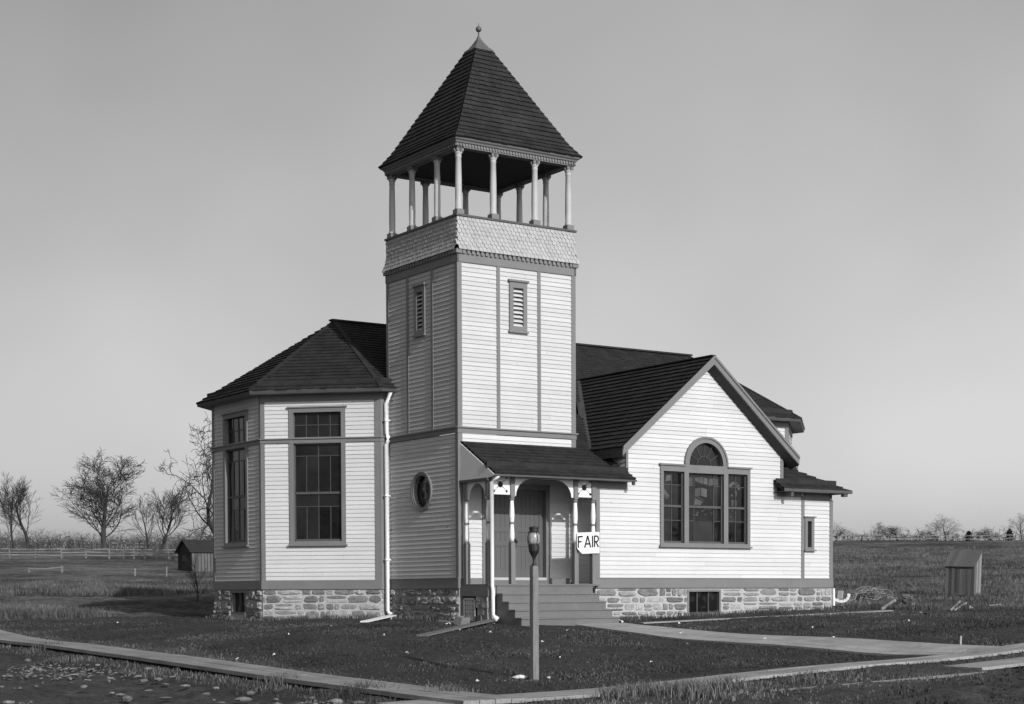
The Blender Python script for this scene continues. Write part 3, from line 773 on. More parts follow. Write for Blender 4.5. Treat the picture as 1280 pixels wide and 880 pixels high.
def band(x0, x1, za, zb, n_, lo, hi, bow=0.0):
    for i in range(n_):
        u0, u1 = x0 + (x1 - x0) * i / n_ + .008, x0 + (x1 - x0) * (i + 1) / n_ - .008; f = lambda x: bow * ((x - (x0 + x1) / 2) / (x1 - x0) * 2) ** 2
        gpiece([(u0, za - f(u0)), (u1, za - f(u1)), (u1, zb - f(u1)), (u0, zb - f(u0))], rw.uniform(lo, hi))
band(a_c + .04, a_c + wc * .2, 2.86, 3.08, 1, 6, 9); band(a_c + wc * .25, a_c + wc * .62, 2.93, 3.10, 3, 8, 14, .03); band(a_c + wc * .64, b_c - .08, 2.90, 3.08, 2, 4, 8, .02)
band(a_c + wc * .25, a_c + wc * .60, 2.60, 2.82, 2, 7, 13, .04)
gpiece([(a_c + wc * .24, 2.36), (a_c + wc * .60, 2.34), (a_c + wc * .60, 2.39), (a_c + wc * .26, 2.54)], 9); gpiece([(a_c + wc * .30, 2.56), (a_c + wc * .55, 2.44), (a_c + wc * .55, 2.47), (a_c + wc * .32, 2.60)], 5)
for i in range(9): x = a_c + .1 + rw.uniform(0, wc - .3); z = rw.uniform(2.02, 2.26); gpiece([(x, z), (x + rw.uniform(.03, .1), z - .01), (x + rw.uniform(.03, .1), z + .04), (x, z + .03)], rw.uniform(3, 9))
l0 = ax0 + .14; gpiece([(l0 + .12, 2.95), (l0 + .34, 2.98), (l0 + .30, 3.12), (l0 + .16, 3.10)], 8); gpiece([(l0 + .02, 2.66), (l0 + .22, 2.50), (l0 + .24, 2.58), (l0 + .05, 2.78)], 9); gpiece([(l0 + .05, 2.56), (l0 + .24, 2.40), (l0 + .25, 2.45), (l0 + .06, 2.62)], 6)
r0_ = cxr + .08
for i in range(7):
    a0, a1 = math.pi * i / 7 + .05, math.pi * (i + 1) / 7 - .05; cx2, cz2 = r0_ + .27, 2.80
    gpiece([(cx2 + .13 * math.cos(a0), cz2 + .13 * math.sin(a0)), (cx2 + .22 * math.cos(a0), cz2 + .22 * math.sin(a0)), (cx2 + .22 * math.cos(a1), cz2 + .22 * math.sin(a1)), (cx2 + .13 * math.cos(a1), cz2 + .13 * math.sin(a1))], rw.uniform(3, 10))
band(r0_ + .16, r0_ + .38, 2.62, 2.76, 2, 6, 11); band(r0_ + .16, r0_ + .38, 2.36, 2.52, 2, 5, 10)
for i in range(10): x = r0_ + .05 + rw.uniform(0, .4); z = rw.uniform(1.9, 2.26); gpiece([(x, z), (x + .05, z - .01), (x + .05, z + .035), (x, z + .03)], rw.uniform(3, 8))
part(pg, 'painted_reflection', 'glass', pw)
n = 24; rg = arr - .14
g = MB(); g.add([F_gab(acx + rg * math.cos(math.pi * i / n), acz - .02 + rg * math.sin(math.pi * i / n), -.07) for i in range(n + 1)], [tuple(range(n + 1))], 1.6); part(g, 'fanlight_pane', 'glass', pw)
b_ = MB()
for i in range(12):
    a0, a1 = math.pi * i / 12, math.pi * (i + 1) / 12
    b_.beam(F_gab(acx + .24 * math.cos(a0), acz + .24 * math.sin(a0), -.06), F_gab(acx + .24 * math.cos(a1), acz + .24 * math.sin(a1), -.06), .02, .014, (0, 1, 0))
for k in range(1, 6):
    a0 = math.pi * k / 6; b_.beam(F_gab(acx + .24 * math.cos(a0), acz + .24 * math.sin(a0), -.06), F_gab(acx + rg * math.cos(a0), acz + rg * math.sin(a0), -.06), .018, .014, (0, 1, 0))
part(b_, 'fanlight_muntin', 'muntin', pw)
# narrow window in the right extension
window(F_gab, 10.582, 10.93, 1.20, 2.10, .10, [(10.65, 10.87, 1.25, 2.05)], [(10.68, 1.68, 10.83, 1.68, .02)])
# gable roof
gr_ = MB()
zr, zev = 6.27, 3.73; sL, sR = 3.98, 10.08; tf = -1.52
shingle(gr_, [(sL, tf, zev), (7.03, tf, zr), (7.03, 4.85, zr), (sL, -.05, zev)], .20)
shingle(gr_, [(sR, tf, zev), (7.03, tf, zr), (7.03, 4.85, zr), (sR, 4.85, zev)], .20)
gable_roof = part(gr_, 'gable_roof', 'roof')
rc = MB(); rc.beam((7.03, tf, zr + .03), (7.03, 4.8, zr + .03), .16, .03); part(rc, 'ridge_cap', 'roof', gable_roof)
vl = MB(); vl.beam((7.03 - .06, 4.63, 6.27 + .02), (3.98, -.02, 3.80), .20, .03, (-.6, -.4, .7)); part(vl, 'valley_flashing', 'valley')
bb = MB()
for sx, s0 in ((-1, sL), (1, sR)):
    top = 0.02
    # barge board, upper moulding and rake soffit
    for d0, d1, z_hi, z_lo in ((tf - .03, tf + .02, .0, -.205), (tf - .06, tf - .03, .03, -.045)):
        a = (s0, zev); b = (7.03, zr)
        bb.box8([(a[0], d0, a[1] + z_lo), (b[0], d0, b[1] + z_lo), (b[0], d1, b[1] + z_lo), (a[0], d1, a[1] + z_lo), (a[0], d0, a[1] + z_hi), (b[0], d0, b[1] + z_hi), (b[0], d1, b[1] + z_hi), (a[0], d1, a[1] + z_hi)])
part(bb, 'bargeboard', 'trim')
rs = MB()
for s0 in (sL, sR):
    rs.add([(s0, tf, zev - .19), (7.03, tf, zr - .19), (7.03, G + .02, zr - .33), (s0, G + .02, zev - .33)], [(0, 1, 2, 3)])
    rs.add([(s0, G, zev - .2), (s0, 4.5, zev - .2), (GL if s0 < 7 else GR, 4.5, zev - .2), (GL if s0 < 7 else GR, G, zev - .2)], [(0, 1, 2, 3)])
    rs.add([(s0, tf, zev - .24), (s0, 4.5, zev - .24), (s0, 4.5, zev + .0), (s0, tf, zev)], [(0, 1, 2, 3)])
part(rs, 'rake_soffit', 'darkwood')

# ---- low roof over the right extension
er = MB()
ez = 2.83; ee = 11.98; et = -1.65
sl_ = .56
er_top = ez + 2.3 * sl_
shingle(er, [(9.42, et, ez), (ee, et, ez), (ee - 2.3, et + 2.3, er_top), (9.42, et + 2.3, er_top)])
shingle(er, [(ee, et, ez), (ee, 3.5, ez), (ee - 2.3, 3.5, er_top), (ee - 2.3, et + 2.3, er_top)])
ext_roof = part(er, 'extension_roof', 'roof')
sg = MB()
ti = et + .30; zi = ez + .17; si = ee - .30
sg.box(9.42, si, ti, ti + .05, zi, zi + .15); sg.box(si - .05, si, ti + .05, 3.4, zi, zi + .15)
part(sg, 'standing_gutter', 'roof')
fa = MB(); fa.box(9.42, ee, et - .02, et + .0, ez - .05, ez + .03); fa.box(ee, ee + .02, et - .02, 3.5, ez - .05, ez + .03); part(fa, 'eave_fascia', 'roofedge')
so = MB(); so.add([(9.42, et, ez - .05), (ee, et, ez - .05), (ee, G, ez - .05), (9.42, G, ez - .05)], [(0, 1, 2, 3)]); so.add([(11.65, G, ez - .05), (ee, G, ez - .05), (ee, 3.5, ez - .05), (11.65, 3.5, ez - .05)], [(0, 1, 2, 3)])
so.box(11.70, 11.85, et + .02, et + .14, ez - .14, ez - .05); so.box(9.7, 9.8, et + .02, et + .3, ez - .18, ez - .05)
part(so, 'soffit', 'sash')

# ---- foundation: rubble stones laid in pale ribbon mortar
def rubble(F, x0, x1, z0, z1, ops=(), seed=1, deep=1.0, mort=True):
    rnd = random.Random(seed); st = MB(); mo = MB()
    holes = [(a, b, c_, d_) for a, b, c_, d_ in ops]
    xs = sorted({x0, x1, *[h[0] for h in holes], *[h[1] for h in holes]})
    for i in range(len(xs) - 1):
        m_ = (xs[i] + xs[i + 1]) / 2; hh = [h for h in holes if h[0] < m_ < h[1]]
        if not hh: mo.fbox(F, xs[i], xs[i + 1], z0, z1, -.2, -.004)
        else:
            mo.fbox(F, xs[i], xs[i + 1], z0, hh[0][2], -.2, -.004); 
            if hh[0][3] < z1: mo.fbox(F, xs[i], xs[i + 1], hh[0][3], z1, -.2, -.004)
    z = z0
    rows = []
    while z < z1 - .03:
        h = rnd.choice((rnd.uniform(.09, .15), rnd.uniform(.16, .27)))
        if z1 - z - h < .09: h = z1 - z
        rows.append((z, z + h)); z += h
    for za, zb in rows:
        x = x0 - rnd.uniform(0, .2)
        while x < x1:
            w = rnd.choice((rnd.uniform(.14, .3), rnd.uniform(.3, .75))); xa_, xb_ = max(x, x0), min(x + w, x1); x += w
            if xb_ - xa_ < .07: continue
            cells = [(xa_, xb_, za, zb)]
            if zb - za > .17 and rnd.random() < .3: mzz = za + (zb - za) * rnd.uniform(.4, .6); cells = [(xa_, xb_, za, mzz), (xa_, xb_, mzz, zb)]
            for a, b, c_, d_ in cells:
                for h in holes:
                    if a < h[1] and b > h[0] and c_ < h[3] and d_ > h[2]:
                        if a < h[0]: b = min(b, h[0])
                        elif b > h[1]: a = max(a, h[1])
                        else: a = b
                if b - a < .08: continue
                g_ = rnd.uniform(.006, .019)
                a += g_; b -= g_; c2, d2 = c_ + g_, d_ - g_
                # irregular outline
                cx_, cz_ = (a + b) / 2, (c2 + d2) / 2; hw_, hh_ = (b - a) / 2, (d2 - c2) / 2
                n_ = 12; outl = []; pw_ = rnd.uniform(3.2, 6)
                for k in range(n_):
                    an = 2 * math.pi * (k + .5) / n_; cc, ss = math.cos(an), math.sin(an)
                    rr = (abs(cc) ** pw_ + abs(ss) ** pw_) ** (-1 / pw_) * rnd.uniform(.80, 1.06)
                    outl.append((cx_ + cc * rr * hw_, cz_ + ss * rr * hh_))
                pr = rnd.uniform(.008, .035) * deep; ti_ = rnd.uniform(.55, 1.45)
                o_ = [F(px, pz, -.008) for px, pz in outl]
                m1 = [F(cx_ + (px - cx_) * .93, cz_ + (pz - cz_) * .88, pr * rnd.uniform(.7, 1.1)) for px, pz in outl]
                m2 = [F(cx_ + (px - cx_) * .5, cz_ + (pz - cz_) * .5, pr * rnd.uniform(.8, 1.5)) for px, pz in outl]
                fs = []
                for k in range(n_):
                    k2 = (k + 1) % n_; fs += [(k, k2, n_ + k2, n_ + k), (n_ + k, n_ + k2, 2 * n_ + k2, 2 * n_ + k)]
                fs.append(tuple(2 * n_ + k for k in range(n_)))
                st.add(o_ + m1 + m2, fs, ti_)
    o = part(st, 'foundation_stones', 'stone'); part(mo, 'mortar', 'mortar', o)
rubble(F_mid, 0, 3.33, -1.05, .14, seed=3)
rubble(F_bl, B2[1], B3[1], -1.05, .14, [(6.95, 7.93, -.52, .11)], seed=4, deep=1.8)
rubble(F_hall, B1[0], .02, -1.05, .14, seed=5)
rubble(F_left, 0, A, -1.05, .14, seed=6, deep=1.8)
rubble(F_gab, 3.36, 11.66, -1.05, .14, [(6.38, 7.55, -.56, .10)], seed=8)
rubble(F_er, G, 3.5, -1.0, .14, seed=9)
def base_window(F, x0, x1, z0, z1, nb):
    m = MB(); fw = .06
    m.fbox(F, x0, x0 + fw, z0, z1, -.12, .01); m.fbox(F, x1 - fw, x1, z0, z1, -.12, .01); m.fbox(F, x0 + fw, x1 - fw, z1 - fw, z1, -.12, .01); m.fbox(F, x0 + fw, x1 - fw, z0, z0 + .04, -.12, .01)
    w = part(m, 'basement_window', 'trim')
    g = MB(); g.add([F(x0, z0, -.10), F(x1, z0, -.10), F(x1, z1, -.10), F(x0, z1, -.10)], [(0, 1, 2, 3)], 1.2); part(g, 'pane', 'glass', w)
    b = MB()
    for i in range(1, nb): x = x0 + (x1 - x0) * i / nb; b.fbox(F, x - .014, x + .014, z0 + .03, z1 - .05, -.1, -.06)
    part(b, 'muntin', 'sash', w)
base_window(F_gab, 6.38, 7.55, -.56, .10, 3); base_window(F_bl, 6.95, 7.93, -.52, .11, 2)

# ---- entrance porch
TP = -1.30                                        # outer face
F_pf = frame((0, TP, 0), (1, 0, 0), (0, -1, 0)); F_ps = frame((.02, 0, 0), (0, 1, 0), (-1, 0, 0))
pr_ = MB()
pe, pz = -1.62, 2.91; ps = (3.80 - pz) / (0 - pe)
shingle(pr_, [(.04, pe, pz), (4.34, pe, pz), (4.34, 0, 3.81), (.04, 0, 3.81)], .19)
porch_roof = part(pr_, 'porch_roof', 'roof')
sg = MB(); sg.box(.0, 4.32, pe + .30, pe + .36, pz + .16, pz + .32); part(sg, 'standing_gutter', 'roof')
fa = MB(); fa.box(.02, 4.36, pe - .02, pe, pz - .05, pz - .008); part(fa, 'eave_fascia', 'roofedge')
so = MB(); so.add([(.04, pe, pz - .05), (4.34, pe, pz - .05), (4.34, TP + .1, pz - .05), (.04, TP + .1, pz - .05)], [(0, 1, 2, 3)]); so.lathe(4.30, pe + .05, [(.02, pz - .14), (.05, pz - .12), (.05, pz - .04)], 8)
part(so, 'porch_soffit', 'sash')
ck = MB(); ck.prism(F_ps, [(-.05, 2.83), (-1.30, 2.83), (-1.60, 2.86), (-1.60, 2.90), (-.0, 3.79)], -.03, 0)
part(ck, 'porch_cheek', 'white')
ck = MB(); ck.fbox(F_ps, -1.34, -.03, 2.76, 2.83, -.06, .03); part(ck, 'cheek_moulding', 'sash')
cl_ = MB(); cl_.box(.1, 3.42, TP + .05, -.02, 2.93, 2.96); part(cl_, 'porch_ceiling', 'black')  # coloured black to deepen the shade inside the porch
def porch_post(x, y):
    b = MB(); w = .062
    b.box(x - w, x + w, y - w, y + w, .24, 1.26); b.box(x - w, x + w, y - w, y + w, 2.38, 2.92)
    b.lathe(x, y, [(.058, 2.30), (.072, 2.33), (.055, 2.36), (.06, 2.385)], 12); b.lathe(x, y, [(.06, 1.72), (.066, 1.745), (.06, 1.77)], 12); b.lathe(x, y, [(.06, 1.25), (.07, 1.275), (.06, 1.30)], 12)
    b.lathe(x, y, [(.036, .30), (.036, 2.80)], 8)
    o = part(b, 'porch_post', 'trim')
    t = MB(); t.lathe(x, y, [(.05, 1.29), (.063, 1.38), (.062, 1.5), (.052, 1.65), (.046, 1.73), (.05, 1.76), (.06, 1.85), (.064, 1.95), (.06, 2.08), (.05, 2.22), (.044, 2.31)], 14); part(t, 'turning', 'white', o, smooth=True)
for x, y in ((.10, TP + .07), (.78, TP + .07), (2.70, TP + .07), (3.26, TP + .07), (.10, -.22)): porch_post(x, y)
# pierced spandrel panels: a disc and four dots joined by slots
def pierced(mb, F, x0, x1, z0, z1, d0, d1):
    cx_, cz_ = (x0 + x1) / 2, (z0 + z1) / 2 + .005; N_ = 56
    # fill by fine cells, leaving holes
    def hole(x, z):
        if (x - cx_) ** 2 + (z - cz_) ** 2 < .078 ** 2: return True
        for sx in (-1, 1):
            for sz in (-1, 1):
                ex, ezz = cx_ + sx * .185, cz_ + sz * .165
                if (x - ex) ** 2 + (z - ezz) ** 2 < .034 ** 2: return True
                # slot
                dx, dz = ex - cx_, ezz - cz_; L_ = math.hypot(dx, dz); t = ((x - cx_) * dx + (z - cz_) * dz) / L_
                if 0 < t < L_ and abs(-(x - cx_) * dz + (z - cz_) * dx) / L_ < .0085: return True
        return False
    nx, nz = 52, 46; dx, dz = (x1 - x0) / nx, (z1 - z0) / nz
    for j in range(nz):
        i = 0
        while i < nx:
            if hole(x0 + (i + .5) * dx, z0 + (j + .5) * dz): i += 1; continue
            k = i
            while k < nx and not hole(x0 + (k + .5) * dx, z0 + (j + .5) * dz): k += 1
            mb.fbox(F, x0 + i * dx, x0 + k * dx, z0 + j * dz, z0 + (j + 1) * dz, d0, d1); i = k
for x0, x1 in ((.16, .72), (2.76, 3.20)):
    m = MB(); pierced(m, F_pf, x0, x1, 2.44, 2.92, -.085, -.06); part(m, 'pierced_spandrel', 'white')
def arch_bracket(F, xs, xe, ztop, zlow, r, name, d0, d1, rz=None):
    """panel between xs..xe whose lower edge is a flat-topped arch with rounded corners"""
    m = MB(); n = 14; rz = rz or r
    zt = ztop
    for side in (0, 1):
        x_ = xs if side == 0 else xe; sg_ = 1 if side == 0 else -1
        inner = x_ + sg_ * .06
        pts_o, pts_i = [], []
        for i in range(n + 1):
            a = math.pi / 2 * i / n
            px, pz_ = inner + sg_ * r * (1 - math.cos(a)), zlow + rz * math.sin(a)
            pts_i.append((px, pz_)); pts_o.append((px, zt))
        m.fbox(F, min(x_, inner), max(x_, inner), zlow, zt, d0, d1)
        m.strip(F, pts_o, pts_i, d0, d1)
    a_, b_2 = xs + .06 + r, xe - .06 - r
    if b_2 > a_: m.fbox(F, a_, b_2, zlow + rz, zt, d0, d1)
    return part(m, name, 'white')
arch_bracket(F_pf, .84, 2.64, 2.92, 2.42, .50, 'arch_bracket', -.085, -.06, .43)
arch_bracket(F_ps, -1.16, -.28, 2.77, 2.33, .38, 'side_arch_bracket', -.085, -.06, .40)
# doors
F_d = frame((0, .12, 0), (1, 0, 0), (0, -1, 0))
dj = MB()
dj.fbox(F_front, DX0 - .12, DX0, .24, DZ1 + .12, -.16, .05); dj.fbox(F_front, DX1, DX1 + .12, .24, DZ1 + .12, -.16, .05); dj.fbox(F_front, DX0, DX1, DZ1, DZ1 + .12, -.16, .05)
dfr = part(dj, 'door_frame', 'trim')
th = MB(); th.fbox(F_front, DX0, DX1, .345, .415, -.16, .07); part(th, 'threshold', 'column'); th = MB(); th.fbox(F_front, DX0 - .12, DX1 + .12, .24, .344, -.16, .055); part(th, 'door_step', 'stepgrey')
bs_ = MB(); bs_.fbox(F_front, .05, DX0 - .12, .24, .40, -.02, .03); bs_.fbox(F_front, DX1 + .12, 3.42, .24, .40, -.02, .03); part(bs_, 'baseboard', 'trim')
dm = (DX0 + DX1) / 2
for a, b in ((DX0 + .005, dm - .004), (dm + .004, DX1 - .005)):
    m = MB(); m.fbox(F_d, a, b, .42, DZ1 - .005, -.05, 0)
    # stiles, rails and upright planking
    for z0, z1 in ((.42, .62), (1.22, 1.34), (1.58, 1.70), (2.10, 2.20), (2.55, DZ1 - .01)): m.fbox(F_d, a, b, z0, z1, 0, .018)
    m.fbox(F_d, a, a + .11, .42, DZ1 - .01, .0, .021); m.fbox(F_d, b - .11, b, .42, DZ1 - .01, .0, .021)
    k = 5
    for i in range(1, k): x = a + .11 + (b - a - .22) * i / k; m.fbox(F_d, x - .008, x + .008, .62, 2.55, 0, .010)
    d_ = part(m, 'door', 'door')
    if a > dm:
        h = MB(); h.fbox(F_d, a + .02, a + .07, 1.18, 1.42, .02, .035); h.lathe(a + .045, .12 - .085, [(.005, 1.30), (.035, 1.32), (.04, 1.345), (.03, 1.375), (.005, 1.385)], 10); part(h, 'door_handle', 'black', d_)
# porch floor, skirts, steps
pf = MB(); pf.box(.02, 3.40, TP - .03, 0, .195, .238); part(pf, 'porch_floor', 'stepgrey')
fs_ = MB(); fs_.fbox(F_ps, -1.29, -.05, -.06, .195, -.03, 0); fs_.fbox(F_pf, .02, .27, -.06, .195, -.04, -.01); part(fs_, 'porch_skirt', 'trim')
st = MB(); xl, xr_ = .27, 3.20; tr_ = .275; ris = [.19, .01, -.19, -.385, -.58]
for i, z in enumerate(ris[0:]):
    y1 = TP + .0 - tr_ * i; y0 = TP - tr_ * (i + 1) if i < len(ris) - 1 else None
    zb = ris[i + 1] if i + 1 < len(ris) else -.95
    # riser below tread level z
    st.box(xl + .01, xr_ - .01, y1 - .005, y1 + .02, zb - (0 if i + 1 < len(ris) else 0), z, 1.0 if i % 2 else .97)
    if i + 1 < len(ris): st.box(xl - .015, xr_ + .015, TP - tr_ * (i + 1) - .03, y1 - .004, zb - .035, zb, jit(.05))
stp = part(st, 'porch_steps', 'stepgrey')
sd = MB()
for x in (xl + .012, xr_ - .012):
    for i in range(1, len(ris)): sd.box(x - .012, x + .012, TP - tr_ * i, TP + .0, -.95, ris[i] - .037) if i == 1 else sd.box(x - .012, x + .012, TP - tr_ * i, TP - tr_ * (i - 1), -.95, ris[i] - .037)
part(sd, 'stringer', 'stepgrey', stp)
la = MB()
x0, x1, z0, z1 = -.70, -.14, -.68, -.10
la.fbox(F_ps, x0, x1, z0, z0 + .12, -.03, 0); la.fbox(F_ps, x0, x1, z1 - .05, z1, -.03, 0); la.fbox(F_ps, x0, x0 + .07, z0, z1, -.03, 0); la.fbox(F_ps, x1 - .07, x1, z0, z1, -.03, 0)
for i in range(1, 5): x = x0 + .07 + (x1 - x0 - .14) * i / 5; la.fbox(F_ps, x - .022, x + .022, z0 + .1, z1 - .04, -.03, -.002)
for i in range(1, 4): z = z0 + .12 + (z1 - z0 - .17) * i / 4; la.fbox(F_ps, x0 + .06, x1 - .06, z - .02, z + .02, -.028, -.001)
part(la, 'lattice_panel', 'column')
vb = MB(); vb.box(.15, 3.3, -1.1, -.05, -.9, -.85); vb.fbox(frame((.12, 0, 0), (0, 1, 0), (-1, 0, 0)), -.75, 0, -.75, .18, -.02, 0); part(vb, 'underporch_shade_board', 'void')  # near-black boards added as the shade behind the lattice
rnd = random.Random(5); pi_ = MB()
for k in range(5):
    z0 = -.85 + k * .165
    for y0, y1 in ((-1.27, -1.0), (-1.0, -.76)) if k % 2 else ((-1.27, -1.1), (-1.1, -.76)):
        j = lambda: rnd.uniform(-.018, .018)
        c_ = [(.03 + j(), y0 + .01 + j(), z0 + .008), (.25 + j(), y0 + .01 + j(), z0 + .008), (.25 + j(), y1 - .01, z0 + .008), (.03 + j(), y1 - .01, z0 + .008)]
        pi_.box8(c_ + [(a + j() * .7, b + j() * .7, z0 + .155) for a, b, _ in c_], rnd.uniform(.7, 1.4))
pier = part(pi_, 'stone_pier', 'stone')
pm = MB(); pm.box(.05, .235, -1.25, -.78, -.9, -.065); part(pm, 'mortar', 'mortar', pier)

# ---- downspouts
ds = MB(); dsx, dsy = .085, TP - .10
ds.tube([(.16, pe + .02, pz - .03), (.12, pe + .12, pz - .10), (dsx, dsy, 2.72), (dsx, dsy, .20), (dsx + .02, dsy, .10), (dsx + .02, dsy, -.50), (dsx + .07, dsy - .04, -.60)], .050, 10)
d1 = part(ds, 'downspout', 'white', smooth=True)
ds = MB(); ds.tube([(dsx + .05, dsy - .02, -.56), (dsx + .11, dsy - .07, -.63)], [.05, .07], 10, cap=False); part(ds, 'spout_shoe', 'white', d1)
ds = MB(); bx, by = -.165, 3.38
ds.tube([(bx + .02, E1[1] + .1, ZE - .08), (bx, by, 5.05), (bx, by, 4.28), (bx + .02, by - .07, 4.16), (bx + .02, by - .07, 4.08), (bx, by, 3.98), (bx, by, -.44), (bx + .04, by - .06, -.53)], .056, 10)
d2 = part(ds, 'downspout', 'white', smooth=True)
ds = MB(); ds.tube([(bx + .03, by - .045, -.51), (bx + .07, by - .11, -.57)], [.056, .075], 10, cap=False); part(ds, 'spout_shoe', 'white', d2)
bk = MB()
for z in (4.6, 2.6, .9): bk.fbox(F_hall, bx - .08, bx + .08, z, z + .03, .0, .19)
for z in (2.0, .6): pass
part(bk, 'downspout_strap', 'white')

# ------------------------------------------------------------------ ground
def axis(lo, hi, step, far, grow=1.14):
    a = list(np.arange(lo, hi, step)); s_ = step; x = hi
    up = []
    while x < far[1]: up.append(x); s_ = min(s_ * grow, 120); x += s_
    s_ = step; x = lo; dn = []
    while x > far[0]: s_ = min(s_ * grow, 120); x -= s_; dn.append(x)
    return np.array(dn[::-1] + a + up)
gx = axis(-17.5, 15.0, .075, (-2500, 2500)); gy = axis(20.5, 47.0, .075, (-60, 4000))
GX, GY = np.meshgrid(gx, gy)
# lines of the two board walks (plan view)
def side_L(x, y): return (x - LA[0]) * -dirR[0] + (y - LA[1]) * -dirR[1]     # >0: street side of the left walk (outer edge)
def side_R(x, y): return (x - RA[0]) * -dirL[0] + (y - RA[1]) * -dirL[1]     # >0: street side of the right walk
WL, WR = 1.1, .95
def zone(x, y):
    n1 = vnoise(x, y, 1, 1.1) * .5 + vnoise(x, y, 2, .35) * .3; n2 = vnoise(x, y, 3, 3.0)
    dL, dR = side_L(x, y), side_R(x, y)
    loc_s = (x - CX) * cY + (y - CY) * sY; loc_t = -(x - CX) * sY + (y - CY) * cY
    fld = smooth(-.25, .35, y - 51.3 + n1 * 1.2 - np.where(x > 0, 1.5, 0) )
    st_ = np.maximum(smooth(.25, .7, dL + n1 * .9 - .25), smooth(2.6, 3.2, dR + n1 * 1.1))
    ed = np.maximum(np.maximum(smooth(-.4, -.1, dL + n1 * .5) * smooth(.75, .3, dL + n1 * .7), smooth(-WL - .75, -WL - .25, dL + n1 * .8) * smooth(.1, -.2, dL)),
                    np.maximum(smooth(-.2, .1, dR) * smooth(3.0, 2.3, dR + n1 * 1.1), smooth(-WR - .7, -WR - .2, dR + n1 * .8) * smooth(.1, -.2, dR)))
    return fld, st_ * (1 - fld), ed * (1 - fld) * .9
fld, stz, edz = zone(GX, GY)
GZ = height(GX, GY)
near = np.exp(-np.maximum(0, GY - 60) / 60.)
GZ = GZ + near * (vnoise(GX, GY, 21, .9) * .05 + vnoise(GX, GY, 22, .30) * .035 + vnoise(GX, GY, 23, .14) * .022) * (1 - stz * .2)
GZ += stz * (vnoise(GX, GY, 24, .5) * .09 + vnoise(GX, GY, 25, .18) * .05) * near
GZ += fld * (vnoise(GX, GY, 26, 3.0) * .22 + vnoise(GX, GY, 27, .8) * .12) * near
# kerb drop on the street side of the left walk, gutter along the right one
dLg = side_L(GX, GY); dRg = side_R(GX, GY)
GZ -= smooth(.0, .25, dLg) * .10 * smooth(90, 60, GY)
# level the plot under the house
ls = (GX - CX) * cY + (GY - CY) * sY; lt = -(GX - CX) * sY + (GY - CY) * cY
ny, nx = GX.shape
idx = np.arange(nx * ny).reshape(ny, nx)
quads = np.stack([idx[:-1, :-1], idx[:-1, 1:], idx[1:, 1:], idx[1:, :-1]], -1).reshape(-1, 4)
me = bpy.data.meshes.new('ground')
me.vertices.add(nx * ny); me.vertices.foreach_set('co', np.stack([GX, GY, GZ], -1).astype(np.float32).ravel())
me.loops.add(quads.size); me.loops.foreach_set('vertex_index', quads.ravel().astype(np.int32))
me.polygons.add(len(quads)); me.polygons.foreach_set('loop_start', (np.arange(len(quads)) * 4).astype(np.int32)); me.polygons.foreach_set('loop_total', np.full(len(quads), 4, np.int32))
me.update(calc_edges=True)
ca = me.attributes.new('zone', 'FLOAT_COLOR', 'POINT')
ca.data.foreach_set('color', np.stack([fld, stz, edz, np.ones_like(fld)], -1).astype(np.float32).ravel())
me.polygons.foreach_set('use_smooth', np.ones(len(quads), dtype=bool))
me.materials.append(M['ground'])
ground = bpy.data.objects.new('ground', me); COL.objects.link(ground); ground['kind'] = 'structure'

# ------------------------------------------------------------------ board walks
def walk(name, p, d, length, width, side, nb, lift=.07, thick=.05, seed=0, tint=1.0, ref=.35, tilt=0.0):
    """lengthwise boards from p along d; side: vector across"""
    rnd = random.Random(seed); m = MB(); bw = width / nb
    for b in range(nb):
        s0 = -rnd.uniform(0, 3)
        while s0 < length:
            L_ = rnd.uniform(3.2, 4.8); a, c_ = max(s0, 0), min(s0 + L_ - .012, length); s0 += L_
            if c_ - a < .15: continue
            t_ = tint * rnd.uniform(.93, 1.07); k = max(2, int((c_ - a) / .8)); wob = rnd.uniform(-.003, .003)
            st_ = []
            for i in range(k + 1):
                q = a + (c_ - a) * i / k
                row = []
                for w in (b * bw + .006, (b + 1) * bw - .006):
                    x, y = p[0] + d[0] * q + side[0] * w, p[1] + d[1] * q + side[1] * w
                    row.append((x, y))
                zc_ = h1(p[0] + d[0] * q + side[0] * width * ref, p[1] + d[1] * q + side[1] * width * ref) + lift + wob + rnd.uniform(-.002, .002)
                za_ = h1(p[0] + d[0] * q, p[1] + d[1] * q); zb_ = h1(p[0] + d[0] * q + side[0] * width, p[1] + d[1] * q + side[1] * width); sl_w = (zb_ - za_) * tilt
                st_.append((row, zc_, [sl_w * (w_ / width - ref) for w_ in (b * bw, (b + 1) * bw)]))
            for i in range(k):
                (r0, za, e0), (r1, zb, e1) = st_[i], st_[i + 1]
                m.box8([(*r0[0], za + e0[0] - thick), (*r1[0], zb + e1[0] - thick), (*r1[1], zb + e1[1] - thick), (*r0[1], za + e0[1] - thick), (*r0[0], za + e0[0]), (*r1[0], zb + e1[0]), (*r1[1], zb + e1[1]), (*r0[1], za + e0[1])], t_)
    o = m.build(name, 'walk'); o['kind'] = 'structure'; return o
walk('boardwalk', LA - dirL * .4, dirL, 46, WL, dirR, 4, lift=.10, thick=.07, seed=1)
walk('boardwalk', RA - dirR * 1.6, dirR, 34, WR, dirL, 4, lift=.055, seed=2, tint=1.1, tilt=.8)
# walk from the church steps to the street, and the single plank along the gable wing
pst = W(1.85, TP - tr_ * 4 + .02); dn = (-dirL[0], -dirL[1])
t_end = (side_R(pst.x, pst.y) + WR)            # negative: distance to the right walk's inner edge
walk('footpath', (pst.x, pst.y), dn, abs(side_R(pst.x, pst.y)) - WR - .02, 1.55, dirR, 5, lift=.045, seed=3, tint=1.35, ref=.5, tilt=1.0)

